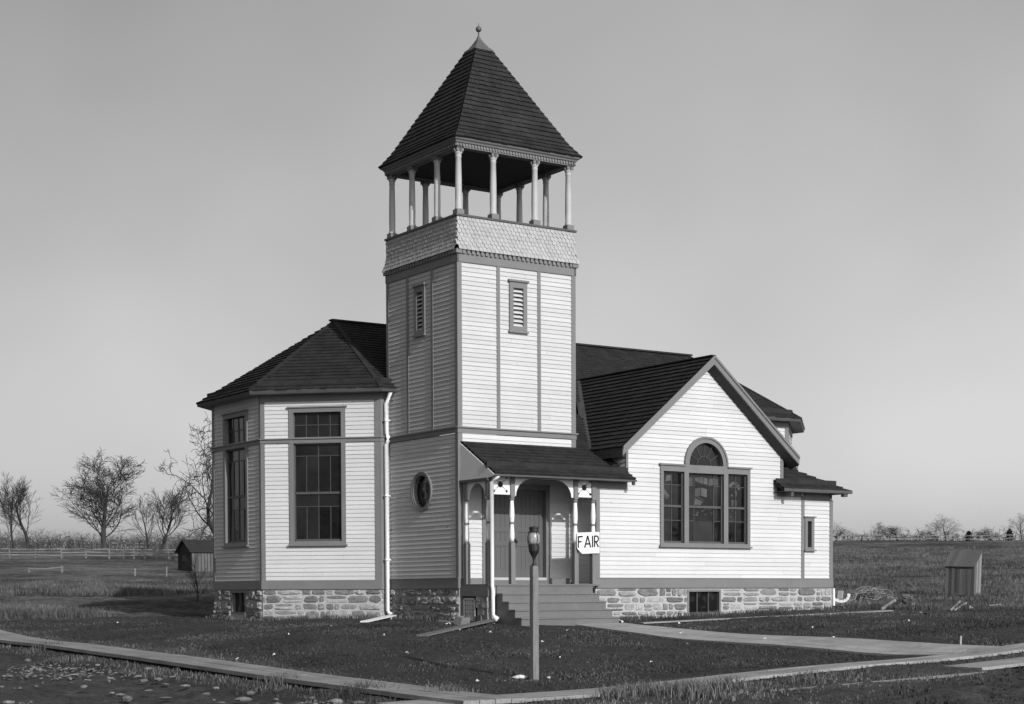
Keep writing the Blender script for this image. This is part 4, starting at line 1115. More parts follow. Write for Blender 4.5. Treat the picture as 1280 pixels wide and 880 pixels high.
# ------------------------------------------------------------------ placing helpers
def on(u, Y):                                   # ground spot at distance Y seen in column u of the photograph
    r = ray(u, 742); x = r[0] / r[1] * Y; return Vector((x, Y, h1(x, Y)))
def px2m(px, Y): return px * Y / FPX

# ------------------------------------------------------------------ street lamp
lp = gp(668, 850); PXM = lp.y / FPX
lamp = tag(empty('street_lamp', lp, YAW), 'wooden post with a glass lantern on top, standing in front of the church steps', 'street lamp')
top = (850 - 708) * PXM; lt_ = (850 - 659) * PXM
m = MB(); hw0, hw1 = .062, .056
def octo(h, z, ch=.16): k = h * (1 - ch); return [(h, -k, z), (h, k, z), (k, h, z), (-k, h, z), (-h, k, z), (-h, -k, z), (-k, -h, z), (k, -h, z)]
R0, R1 = octo(hw0, -.35), octo(hw1, top); m.add(R0 + R1, [(i, (i + 1) % 8, 8 + (i + 1) % 8, 8 + i) for i in range(8)] + [tuple(range(8))[::-1], tuple(range(8, 16))])
m.build('lamp_post', 'wood', lamp)
b0 = top; H = lt_ - top
m = MB(); m.lathe(0, 0, [(.05, b0 - .01), (.045, b0 + .02), (.028, b0 + .04), (.024, b0 + .10), (.03, b0 + .14), (.055, b0 + .19), (.088, b0 + .25), (.092, b0 + .28), (.096, b0 + .35), (.085, b0 + .37)], 14)
lb = m.build('lantern_base', 'black', lamp)
gz0, gz1 = b0 + .365, lt_ - .10
m = MB(); m.lathe(0, 0, [(.082, gz0), (.099, gz0 + .04), (.103, gz0 + (gz1 - gz0) * .5), (.097, gz1 - .04), (.076, gz1)], 18)
gm, nt_, b_ = mat_new('lantern_glass'); N_ = nt_.nodes; L_ = nt_.links
tr_s = N_.new('ShaderNodeBsdfTransparent'); tr_s.inputs['Color'].default_value = (.9, .9, .9, 1); gl_s = N_.new('ShaderNodeBsdfGlossy'); gl_s.inputs['Roughness'].default_value = .22
df_s = N_.new('ShaderNodeBsdfDiffuse'); df_s.inputs['Color'].default_value = (.75, .75, .75, 1)
fr_ = N_.new('ShaderNodeFresnel'); fr_.inputs['IOR'].default_value = 1.8; mx = N_.new('ShaderNodeMixShader'); mx2 = N_.new('ShaderNodeMixShader'); mx2.inputs['Fac'].default_value = .36
L_.new(tr_s.outputs[0], mx2.inputs[1]); L_.new(df_s.outputs[0], mx2.inputs[2])
L_.new(fr_.outputs[0], mx.inputs['Fac']); L_.new(mx2.outputs[0], mx.inputs[1]); L_.new(gl_s.outputs[0], mx.inputs[2]); L_.new(mx.outputs[0], N_['Material Output'].inputs['Surface'])
m.build('globe', gm, lamp, smooth=True)
m = MB(); m.lathe(0, 0, [(.02, gz0), (.03, gz0 + .02), (.03, gz0 + .07), (.012, gz0 + .09), (.012, gz0 + .14), (.004, gz0 + .16)], 10); m.build('burner', 'metal', lamp)
m = MB(); m.lathe(0, 0, [(.080, gz1 - .005), (.086, gz1 + .008), (.078, gz1 + .02), (.078, gz1 + .06), (.086, gz1 + .065), (.086, gz1 + .085), (.06, gz1 + .10), (.01, gz1 + .105)], 14)
m.build('lantern_cap', 'black', lamp)
for k in range(3):
    a = .5 + 2 * math.pi * k / 3; m = MB(); m.tube([(.094 * math.cos(a), .094 * math.sin(a), gz0 - .02), (.112 * math.cos(a), .112 * math.sin(a), (gz0 + gz1) / 2), (.086 * math.cos(a), .086 * math.sin(a), gz1 + .02)], .006, 5); m.build('guard_wire', 'black', lamp)

# ------------------------------------------------------------------ FAIR sign between two porch posts
sg_o = W(3.03, TP - .035, 1.0); sign = tag(empty('notice_board', sg_o, YAW), 'white sheet sign lettered FAIR in black, tied across the right porch posts', 'sign')
F_sg = frame((0, 0, 0), (1, 0, 0), (0, -1, 0))
m = MB(); nx_, nz_ = 16, 12; wS, hS = .705, .535
def sgp(i, j):
    x, z = -wS / 2 + wS * i / nx_, hS * j / nz_
    skew = .03 * (x / wS + .5)
    lift_ = 0.0
    dcorner = max(0, .15 - ((x + wS / 2) * .9 + z)) / .15
    curl = dcorner ** 1.5 * .07
    return F_sg(x + dcorner * .05, z + skew + dcorner * .06, .004 + curl + .006 * math.sin(x * 9) * (1 - z / hS))
vs = [sgp(i, j) for j in range(nz_ + 1) for i in range(nx_ + 1)]; nv = len(vs)
vs2 = [(a, b + .006, c_) for a, b, c_ in vs]
fs = []
for j in range(nz_):
    for i in range(nx_):
        q = j * (nx_ + 1) + i; fs.append((q, q + 1, q + nx_ + 2, q + nx_ + 1)); fs.append((nv + q, nv + q + nx_ + 1, nv + q + nx_ + 2, nv + q + 1))
m.add(vs + vs2, fs); m.build('sheet', 'paper', sign, smooth=True)
def glyph(mb, x0, w, strokes, th=.042):
    z0, hh = .15, .30
    for a, b, c_, d_ in strokes:
        p = Vector(F_sg(x0 + a * w, z0 + b * hh + .03 * ((x0 + a * w) / wS + .5), .017)); q = Vector(F_sg(x0 + c_ * w, z0 + d_ * hh + .03 * ((x0 + c_ * w) / wS + .5), .017)); mb.beam(p, q, th, .005, (0, -1, 0))
        pass
ltr = [('F', -.315, .135, [(0, 0, 0, 1), (0, .95, 1, .95), (0, .52, .75, .52)]),
       ('A', -.118, .185, [(0, 0, .5, 1), (.5, 1, 1, 0), (.2, .32, .8, .32)]),
       ('I', .10, .05, [(.5, 0, .5, 1)]),
       ('R', .19, .12, [(0, 0, 0, 1), (0, .95, .7, .95), (.7, .95, 1.0, .84), (1.0, .84, 1.0, .62), (1.0, .62, .7, .48), (.7, .48, 0, .48), (.35, .48, 1.05, 0)])]
for ch, x0, wd, stks in ltr:
    m = MB(); glyph(m, x0, wd, stks, .037); m.build('letter', 'ink', sign)

# ------------------------------------------------------------------ loose boards and scraps by the church
def plank(name, label, cat, u0, v0, u1, v1, w, th, mat, z0=.02, z1=.02, tint=1.0):
    p, q = gp(u0, v0), gp(u1, v1); m = MB(); p.z += z0 + th / 2; q.z += z1 + th / 2; c_ = (p + q) / 2
    m.beam(p - c_, q - c_, w, th, tint=tint); o = m.build(name, mat, loc=c_); tag(o, label, cat); return o
plank('wooden_plank', 'long grey plank lying on the lawn with one end raised by the porch pier', 'plank', 527, 797, 622, 779, .24, .04, 'wood', .02, .09, .75)
plank('splash_board', 'white splash board lying below the downspout of the eight sided end', 'board', 455, 779, 491, 773, .20, .035, 'white', .02, .06)
plank('stick', 'thin pale stick lying beside the foundation left of the porch', 'stick', 548, 778, 572, 779.5, .035, .03, 'wood', .02, .02, 1.8)
plank('white_stick', 'short white stick lying at the right foot of the porch steps', 'stick', 769, 776, 778, 779.5, .045, .04, 'white')
bx_ = gp(577, 781); m = MB(); hx, hy, hz = .16, .11, .2
for a, b in ((-hx, -hx + .02), (hx - .02, hx)): m.box(a, b, -hy, hy, 0, hz)
m.box(-hx + .02, hx - .02, -hy, -hy + .02, 0, hz); m.box(-hx + .02, hx - .02, hy - .02, hy, 0, hz); m.box(-hx + .02, hx - .02, -hy + .02, hy - .02, 0, .02)
o = m.build('wooden_box', 'wood', loc=bx_); o.rotation_euler = (math.radians(12), 0, math.radians(50)); tag(o, 'small open wooden box standing beside the porch lattice', 'box')
# white broken pieces at the right corner
def tubething(name, label, cat, pts, rad, mat, flat=None, tint=1.0):
    P = [Vector(p) for p in pts]; c_ = P[0].copy(); m = MB()
    if flat:
        for i in range(len(P) - 1): m.beam(P[i] - c_, P[i + 1] - c_, flat[0], flat[1], tint=tint)
    else: m.tube([p - c_ for p in P], rad, 8, tint)
    o = m.build(name, mat, loc=c_); tag(o, label, cat); return o
YB = 49.0
tubething('curved_board', 'white curved board lying past the right corner of the foundation', 'board', [at(1041, 747.5, YB), at(1044, 749.5, YB), at(1049, 751.5, YB), at(1054, 751.5, YB), at(1058, 750, YB), at(1060.5, 746.5, YB), at(1061, 742, YB)], .05, 'white', (.06, .085), .8)
tubething('upright_stake', 'white upright stake past the right corner of the foundation', 'stake', [at(1042, 757, YB - .3), at(1041.8, 735.5, YB - .3)], .045, 'white')
tubething('broken_board', 'pale squarish broken board leaning behind the white curved board', 'board', [at(1049, 757, YB + .3), at(1051, 738.5, YB + .4)], .05, 'wood', (.16, .04), 2.0)
p0 = gp(1055, 758); m = MB(); rnd = random.Random(4)
for k in range(9):
    a = rnd.uniform(-.5, .4); p = Vector((a, rnd.uniform(-.2, .3), rnd.uniform(.0, .12))); q = p + Vector((rnd.uniform(.1, .35), rnd.uniform(-.1, .1), rnd.uniform(-.05, .25))); m.tube([p, (p + q) / 2 + Vector((0, 0, .03)), q], .016, 5, rnd.uniform(.5, 2))
tag(m.build('splintered_wood', 'wood', loc=p0), 'heap of splintered sticks under the white curved board', 'wood heap')
p0 = gp(1090, 753); m = MB(); rnd = random.Random(9)
for k in range(150):
    cx_, cy_, rr = rnd.gauss(0, .42), rnd.uniform(-.5, .6), rnd.uniform(.08, .42); a0 = rnd.uniform(0, 6.28); hgt = max(.02, .46 - .45 * abs(cx_)) * rnd.uniform(.3, 1.2)
    tl = rnd.uniform(-1, 1); pts = []
    for i in range(6):
        a = a0 + rnd.uniform(1.5, 3.6) * i / 5; pts.append((cx_ + rr * math.cos(a), cy_ + rr * .6 * math.sin(a) * tl, max(.01, hgt + rr * .6 * math.sin(a))))
    m.tube(pts, rnd.uniform(.009, .022), 4, rnd.uniform(.25, 1.5))
tag(m.build('brush_pile', 'wood', loc=p0), 'pile of tangled cut branches on the grass right of the church', 'brush pile')
plank('fallen_pole', 'short pale pole leaning out of the grass between brush pile and round bush', 'pole', 1102, 763, 1119, 757, .07, .07, 'wood', .0, .16, 1.6)
plank('fallen_pole', 'long thin pole lying in the grass edge below the leaning outhouse', 'pole', 1211, 762.5, 1250, 757.5, .05, .05, 'wood', .03, .03, 1.7)
rnd = random.Random(14)
for k, (u0, v0, u1, v1) in enumerate([(1189, 764, 1200, 756), (1194, 764, 1208, 758), (1190, 760, 1213, 763)]):
    o = plank('cut_stick', 'pale cut sticks lying in a loose bundle at the lawn edge below the outhouse', 'stick', u0, v0, u1, v1, .05, .045, 'wood', .02, .10, 1.8); o['group'] = 'cut sticks below the outhouse'
def leafball(name, label, cat, base, rx, ry, rz, n, size, mat, seed, twigs=0):
    rg_ = np.random.default_rng(seed); d = rg_.normal(size=(n, 3)); d /= np.linalg.norm(d, axis=1)[:, None]; d[:, 2] = np.abs(d[:, 2])
    r_ = rg_.random(n) ** .35; c_ = d * r_[:, None] * np.array([rx, ry, rz]); c_ += rg_.normal(size=(n, 3)) * size * .5
    a = rg_.normal(size=(n, 3)) * size; b = rg_.normal(size=(n, 3)) * size
    v = np.stack([c_, c_ + a, c_ + b], 1).reshape(-1, 3); v[:, 2] = np.maximum(v[:, 2], -.05)
    me_ = bpy.data.meshes.new(name); me_.from_pydata(v.tolist(), [], np.arange(n * 3).reshape(-1, 3).tolist()); me_.update()
    t_ = me_.attributes.new('tint', 'FLOAT', 'FACE'); t_.data.foreach_set('value', rg_.uniform(.5, 1.6, n).astype(np.float32))
    me_.materials.append(M[mat]); o = bpy.data.objects.new(name, me_); COL.objects.link(o); o.location = base; tag(o, label, cat); return o
leafball('round_bush', 'low round dry bush at the lawn edge right of the brush pile', 'bush', gp(1133, 759), .33, .35, .36, 2600, .045, 'leafbush', 3)

# ------------------------------------------------------------------ outhouse and shed
oh = on(1203, 72.0); so_y = oh.y
oz = math.radians(-32)
out = tag(empty('outhouse', oh, oz), 'small leaning board outhouse with a slanted roof, alone in the right field', 'outhouse')
k_ = oh.y / FPX; wf, dp = 36 * k_, 26 * k_; hf, hb = 38 * k_, 55 * k_
def boards(mb, p0, p1, z0f, z1f, n, th, rnd):
    p0, p1 = Vector((*p0, 0)), Vector((*p1, 0)); d = p1 - p0; nr = Vector((d.y, -d.x, 0)).normalized()
    for i in range(n):
        a, b = p0 + d * (i / n + .003), p0 + d * ((i + 1) / n - .003); t_ = th * rnd.uniform(.7, 1.3)
        for_z = lambda f: z1f[0] + (z1f[1] - z1f[0]) * f
        za, zb = for_z(i / n), for_z((i + 1) / n); o_ = nr * t_
        mb.box8([(a.x, a.y, z0f), (b.x, b.y, z0f), (b.x + o_.x, b.y + o_.y, z0f), (a.x + o_.x, a.y + o_.y, z0f), (a.x, a.y, za), (b.x, b.y, zb), (b.x + o_.x, b.y + o_.y, zb), (a.x + o_.x, a.y + o_.y, za)], rnd.uniform(.6, 1.4))
rnd = random.Random(2); lean = .0
m = MB(); boards(m, (-wf / 2, -dp / 2), (-wf * .18, -dp / 2), -.2, (hf, hf), 3, .025, rnd); boards(m, (wf * .2, -dp / 2), (wf / 2, -dp / 2), -.2, (hf, hf), 3, .025, rnd); boards(m, (-wf * .18, -dp / 2), (wf * .2, -dp / 2), hf * .92, (hf, hf), 4, .025, rnd)
m.build('front_wall', 'darkboards', out)
m = MB(); boards(m, (-wf * .175, -dp / 2 - .0), (wf * .195, -dp / 2), .05, (hf * .9, hf * .9), 4, .04, rnd); m.build('door', 'darkboards', out)
m = MB(); boards(m, (wf / 2, -dp / 2), (wf / 2, dp / 2), -.2, (hf, hb), 6, .025, rnd); o = m.build('side_wall', 'wood', out)
m = MB(); boards(m, (-wf / 2, dp / 2), (-wf / 2, -dp / 2), -.2, (hb, hf), 6, .025, rnd); m.build('side_wall', 'darkboards', out)
m = MB(); boards(m, (wf / 2, dp / 2), (-wf / 2, dp / 2), -.2, (hb, hb), 8, .025, rnd); m.build('back_wall', 'darkboards', out)
m = MB(); sl2 = (hb - hf) / dp
for i in range(7):
    a, b = -wf / 2 - .06 + (wf + .12) * i / 7, -wf / 2 - .06 + (wf + .12) * (i + 1) / 7 - .006; y0, y1 = -dp / 2 - .10, dp / 2 + .06
    z0, z1 = hf - .10 * sl2 + .02, hb + .06 * sl2 + .02; m.box8([(a, y0, z0), (b, y0, z0), (b, y1, z1), (a, y1, z1), (a, y0, z0 + .03), (b, y0, z0 + .03), (b, y1, z1 + .03), (a, y1, z1 + .03)], rnd.uniform(.75, 1.2))
m.build('roof', 'darkboards', out)
out.rotation_euler = (math.radians(1.5), math.radians(2.0), oz)

shp = on(240, 105.0); k_ = shp.y / FPX
shed = tag(empty('shed', shp, YAW), 'small low gabled board shed with a dark end wall, beyond the church on the left', 'shed')
rnd = random.Random(6); hw_, hr, eD, sL_ = 25.5 * k_, 39 * k_, 2.15, 4.6
m = MB(); boards(m, (0, 0), (sL_, 0), -.4, (hw_, hw_), 22, .03, rnd); m.build('side_wall', 'darkboards', shed)
m = MB(); boards(m, (sL_, eD), (0, eD), -.4, (hw_, hw_), 18, .03, rnd); m.build('back_wall', 'darkboards', shed)
for x_, nm in ((0, 'end_wall'), (sL_, 'end_wall')):
    m = MB(); mid = eD / 2
    if x_ == 0: boards(m, (0, mid), (0, 0), -.4, (hr - .04, hw_), 6, .03, rnd); boards(m, (0, eD), (0, mid), -.4, (hw_, hr - .04), 6, .03, rnd)
    else: boards(m, (x_, 0), (x_, mid), -.4, (hw_, hr - .04), 6, .03, rnd); boards(m, (x_, mid), (x_, eD), -.4, (hr - .04, hw_), 6, .03, rnd)
    m.build(nm, 'shedshade', shed)
m = MB(); m.box(-.06, -.031, eD * .36, eD * .62, .62, 1.02); m.build('window', 'black', shed)
m = MB(); f_ = (hr - hw_) / (eD / 2)
for sy in (-1, 1):
    y0_ = eD / 2 + sy * (eD / 2 + .16); z0_ = hw_ - .16 * f_
    m.box8([(-.2, y0_, z0_), (sL_ + .2, y0_, z0_), (sL_ + .2, eD / 2, hr), (-.2, eD / 2, hr), (-.2, y0_, z0_ + .06), (sL_ + .2, y0_, z0_ + .06), (sL_ + .2, eD / 2, hr + .06), (-.2, eD / 2, hr + .06)], 1.0)
m.build('roof', 'roof', shed)

# ------------------------------------------------------------------ fences
def fence(name, label, cat, us, Y, hgt, rails, pm, rm, pw=.09, rw=.05, rh=.10, seed=0, v_over=0.0, yfun=None):
    rnd = random.Random(seed); pts = []
    for u in us:
        y = yfun(u) if yfun else Y; pts.append(on(u, y))
    o = tag(empty(name, pts[0]), label, cat); b = pts[0]
    for p in pts:
        m = MB(); tl = rnd.uniform(-.05, .05); hh = hgt * rnd.uniform(.85, 1.2); q = p - b; m.beam(q + Vector((0, 0, -.3)), q + Vector((tl, 0, hh)), pw, pw, (0, 1, 0), rnd.uniform(.7, 1.4)); m.build('post', pm, o)
    for f in rails:
        m = MB()
        for i in range(len(pts) - 1):
            a, c_ = pts[i] - b + Vector((0, -pw * .6, hgt * f + rnd.uniform(-.05, .05))), pts[i + 1] - b + Vector((0, -pw * .6, hgt * f + rnd.uniform(-.05, .05))); k2 = 3
            for j in range(k2):
                # follow the ground between posts
                p1 = a + (c_ - a) * (j / k2); p2 = a + (c_ - a) * ((j + 1) / k2); m.beam(p1, p2, rw, rh, tint=rnd.uniform(.7, 1.3))
        m.build('rail', rm, o)
    return o
fence('rail_fence', 'pale three rail wooden fence across the left field', 'fence', [-14, 13, 45, 78, 108, 137, 155, 168, 182, 196, 212, 230, 250], 128, .72, (.35, .65, .97), 'rail', 'rail', .10, .05, .08, 1)
us = [-3]; rnd = random.Random(3)
while us[-1] < 262: us.append(us[-1] + rnd.uniform(4.6, 7.2))
fence('stake_fence', 'dark fence of close thin stakes behind the pale rail fence', 'fence', us, 152, .85, (.45, .85), 'fpost', 'fpost', .095, .02, .03, 2)
fence('rail_fence', 'short pale rail fence far behind the tall bare tree on the left', 'fence', [138, 150, 158, 170, 183, 196, 210], 185, .95, (.5, .95), 'rail', 'rail', .12, .06, .12, 4)
fence('rail_fence', 'long rail fence along the hill crest on the right', 'fence', [1030, 1046, 1060, 1077, 1095, 1112, 1130, 1150, 1172, 1190, 1212, 1236, 1262, 1290, 1320], 131, .42, (.4, .95), 'fpost', 'rail', .09, .05, .06, 5)
m_ = tag(empty('pole_barrier', on(58, 95)), 'single pale pole on two short posts, alone in the left field', 'barrier')
bq = m_.location
for u in (37, 78): m = MB(); p = on(u, 95) - bq; m.beam(p + Vector((0, 0, -.2)), p + Vector((0, 0, .42 if u == 78 else .25)), .09, .09, (0, 1, 0)); m.build('post', 'rail', m_)
m = MB(); p, q = on(36, 95) - bq + Vector((0, -.06, .22)), on(80, 95) - bq + Vector((0, -.06, .32)); m.beam(p, (p + q) / 2 - Vector((0, 0, .05)), .05, .055, tint=1.15); m.beam((p + q) / 2 - Vector((0, 0, .05)), q, .05, .055, tint=1.15); m.build('pole', 'rail', m_)
for u, h_, lab in ((169, .42, 'short pale stake in the left field, left of a thinner one'), (208.5, .52, 'thin pale stake in the left field just left of the shed')):
    p = on(u, 88); m = MB(); m.beam((0, 0, -.1), (.02, 0, h_), .07 if u < 200 else .05, .05, (0, 1, 0), 1.3); tag(m.build('stake', 'rail', loc=p), lab, 'stake')
p = gp(1200.5, 807); m = MB(); m.beam((0, 0, -.1), (.01, 0, .19), .035, .03, (0, 1, 0), 1.8); tag(m.build('stake', 'wood', loc=p), 'short pale stake in the soil beside the boardwalk at the right', 'stake')

# ------------------------------------------------------------------ bare trees
def bare_tree(name, label, cat, base, hgt, spread, seed, r0, style='upright', dens=1.0, mat='bark', group=None, maxl=3):
    rnd = random.Random(seed); T = MB(); Cn = MB()
    P = dict(upright=(.85, .085, .42, .16), spreading=(.95, .18, .2, .15), apple=(1.0, .30, .10, .16), vase=(.62, .08, .5, .24))[style]
    ang, wob, trop, first = P
    minr = .014 if hgt > 5 else .0085
    def rec(p, d, ln, r, lv):
        nseg = (8, 7, 5, 4, 3)[lv]; pts = [p]; rad = [r]; q = p.copy(); dd = d.copy(); dirs = [d]
        for i in range(nseg):
            dd = (dd + Vector((rnd.gauss(0, wob), rnd.gauss(0, wob), rnd.gauss(0, wob) + trop * (.22, .22, .12, .05, 0)[lv] * (1 if lv else .3)))).normalized()
            q = q + dd * (ln / nseg); pts.append(q.copy()); rad.append(max(minr, r * (1 - .8 * (i + 1) / nseg))); dirs.append(dd.copy())
        (T if lv <= 1 else Cn).tube(pts, rad, (8, 5, 3, 3, 3)[lv], rnd.uniform(.8, 1.2), cap=False)
        if lv >= maxl: return
        n = int(((17, 11, 8, 5)[lv]) * dens * rnd.uniform(.8, 1.2)); st = first if lv == 0 else .18
        for k in range(n):
            f = st + (1 - st) * ((k + rnd.random()) / n); i = min(int(f * nseg), nseg - 1); pp = pts[i].lerp(pts[i + 1], f * nseg - i); dr = dirs[i + 1]
            side = Vector((rnd.gauss(0, 1), rnd.gauss(0, 1), rnd.gauss(0, .35 if style != 'apple' else .7))); side = (side - dr * side.dot(dr)).normalized()
            a = ang * rnd.uniform(.7, 1.25) * (1.15 - .5 * f if lv == 0 else 1); nd = (dr * math.cos(a) + side * math.sin(a)).normalized()
            rec(pp, nd, ln * (rnd.uniform(.62, .8) if lv == 0 else rnd.uniform(.36, .6)) * (1.05 - .42 * f), max(minr, rad[i] * (rnd.uniform(.28, .42) if lv == 0 else rnd.uniform(.36, .52))), lv + 1)
    rec(Vector((0, 0, -.3)), Vector((rnd.uniform(-.05, .05), 0, 1)).normalized(), 7.0, r0 * 6.0 / max(hgt, 1), 0)
    allv = np.array(T.v + Cn.v); zmax = allv[:, 2].max(); xs = np.percentile(allv[:, 0], [.5, 99.5]); sx = spread / (xs[1] - xs[0]); sz = hgt / zmax
    rs_ = r0 / .30
    # keep limb thickness true: positions are scaled in plan and height, radii were set for a 7 m stem
    for mb in (T, Cn): mb.v = [(a * sx, b * sx, c_ * sz) for a, b, c_ in mb.v]
    o = empty(name, base); tag(o, label, cat, group)
    T.build('trunk', mat, o); Cn.build('crown', mat, o); return o
def tr(name, label, u, Y, vtop, u0, u1, seed, r0, style, dens=1.0, mat='bark', group=None, maxl=3, dv=0):
    b = on(u, Y); hgt = at(u, vtop, Y).z - b.z; return bare_tree(name, label, 'tree', b, hgt, px2m(u1 - u0, Y), seed, r0, style, dens, mat, group, maxl)
tr('bare_tree', 'slender bare tree at the far left, first from the left edge', 18, 165, 594, 1, 36, 3, .28, 'vase', .8)
tr('bare_tree', 'bare tree at the far left with a fuller rounded crown, second from the left edge', 36, 166, 589, 16, 69, 5, .30, 'vase', .95)
tr('bare_tree', 'tallest broad bare tree standing alone in the left background', 130, 170, 559, 82, 182, 8, .42, 'upright', 1.25)
tr('bare_tree', 'thin bare tree close beside the right of the tallest bare tree', 186, 176, 617, 168, 204, 12, .2, 'vase', .75)
tr('bare_tree', 'bare tree with a fan of upright branches, behind the left shed', 204, 174, 605, 177, 239, 17, .26, 'vase', .95)
tr('bare_tree', 'large crooked bare tree half hidden behind the eight sided end', 290, 120, 500, 214, 345, 21, .5, 'apple', .8)
tr('bare_tree', 'dense twiggy tree beside the left corner of the church behind the shed', 262, 150, 617, 236, 290, 25, .22, 'upright', 1.2)
tr('sapling', 'young bare sapling growing just left of the church corner', 247, 60, 686, 224, 270, 31, .09, 'upright', .8, 'barkpale')
tr('orchard_tree', 'bare orchard tree half hidden by the right corner of the church', 1046, 140, 648, 1020, 1076, 41, .075, 'apple', 1.25)
tr('orchard_tree', 'thin pale upright bare tree on the hill crest right of the church', 1098, 146, 651, 1086, 1110, 43, .05, 'vase', .9, 'barkpale')
tr('orchard_tree', 'low spreading bare apple tree on the hill crest, next to the thin pale tree', 1123, 140, 655, 1102, 1147, 47, .075, 'apple', 1.25)
tr('orchard_tree', 'bare orchard tree on the crest left of the tallest orchard tree', 1171, 141, 649, 1156, 1188, 51, .07, 'apple', 1.15)
tr('orchard_tree', 'tallest bare orchard tree on the hill crest above the outhouse', 1181, 143, 641, 1160, 1202, 53, .075, 'spreading', 1.1)
tr('orchard_tree', 'wide low bare orchard tree on the crest between two small dark cedars', 1240, 141, 656, 1220, 1262, 57, .075, 'apple', 1.25)
tr('orchard_tree', 'bare tree on the crest at the right edge of the photograph', 1277, 142, 640, 1262, 1296, 61, .07, 'upright', .9)
def cedar(u, Y, vtop, wpx, label, seed):
    b = on(u, Y); hgt = at(u, vtop, Y).z - b.z; rg_ = np.random.default_rng(seed); n = 900; z = rg_.random(n) ** .8; rad = px2m(wpx / 2, Y) * (1 - z) ** .6 * np.sqrt(rg_.random(n)) * (.75 + .5 * rg_.random(n)); a = rg_.random(n) * 6.283
    c_ = np.stack([np.cos(a) * rad, np.sin(a) * rad, z * hgt], 1); s_ = .09; v = np.stack([c_, c_ + rg_.normal(size=(n, 3)) * s_, c_ + rg_.normal(size=(n, 3)) * s_], 1).reshape(-1, 3)
    o = empty('cedar', b); tag(o, label, 'cedar')
    me_ = bpy.data.meshes.new('crown'); me_.from_pydata(v.tolist(), [], np.arange(n * 3).reshape(-1, 3).tolist()); me_.update(); t_ = me_.attributes.new('tint', 'FLOAT', 'FACE'); t_.data.foreach_set('value', rg_.uniform(.6, 1.4, n).astype(np.float32)); me_.materials.append(M['conifer'])
    c2 = bpy.data.objects.new('crown', me_); COL.objects.link(c2); c2.parent = o
    m = MB(); m.tube([(0, 0, -.1), (0, 0, hgt * .7)], [.06, .03], 6); m.build('trunk', 'bark', o)
cedar(1210.5, 134, 665.5, 6, 'small dark cedar on the crest directly above the outhouse', 1); cedar(1261.5, 134, 663, 9, 'larger small dark cedar on the crest right of the outhouse', 2)
# brush along the skyline
def thicket(name, u0, u1, Y, vtop, n, seed):
    rnd = random.Random(seed); m = MB(); b = on((u0 + u1) / 2, Y)
    for k in range(n):
        u = rnd.uniform(u0, u1); p = on(u, Y + rnd.uniform(-6, 6)) - b; hgt = px2m(686 - vtop, Y) * rnd.uniform(.3, 1.0) * (.6 + .4 * math.sin(u * .13 + seed) ** 2)
        d = Vector((rnd.gauss(0, .5), rnd.gauss(0, .4), 1)).normalized(); q = p; pts = [p - Vector((0, 0, .2))]
        for i in range(3): q = q + d * hgt / 3; d = (d + Vector((rnd.gauss(0, .25), rnd.gauss(0, .2), .05))).normalized(); pts.append(q.copy())
        m.tube(pts, [.024, .018, .013, .010], 3, rnd.uniform(.6, 1.5), cap=False)
        for j in range(6):
            f = rnd.uniform(.3, 1); s_ = pts[1].lerp(pts[3], f); e_ = s_ + Vector((rnd.gauss(0, .5), rnd.gauss(0, .4), rnd.uniform(.05, .5))) * hgt * .4; m.tube([s_, e_], [.011, .008], 3, rnd.uniform(.6, 1.5), cap=False)
    o = m.build(name, 'barkpale', loc=b); o['kind'] = 'stuff'; tag(o, 'low leafless brush along the skyline behind the fences', 'brush')
thicket('brush', -20, 290, 190, 654, 1700, 1); thicket('brush', 1030, 1300, 148, 667, 420, 2)

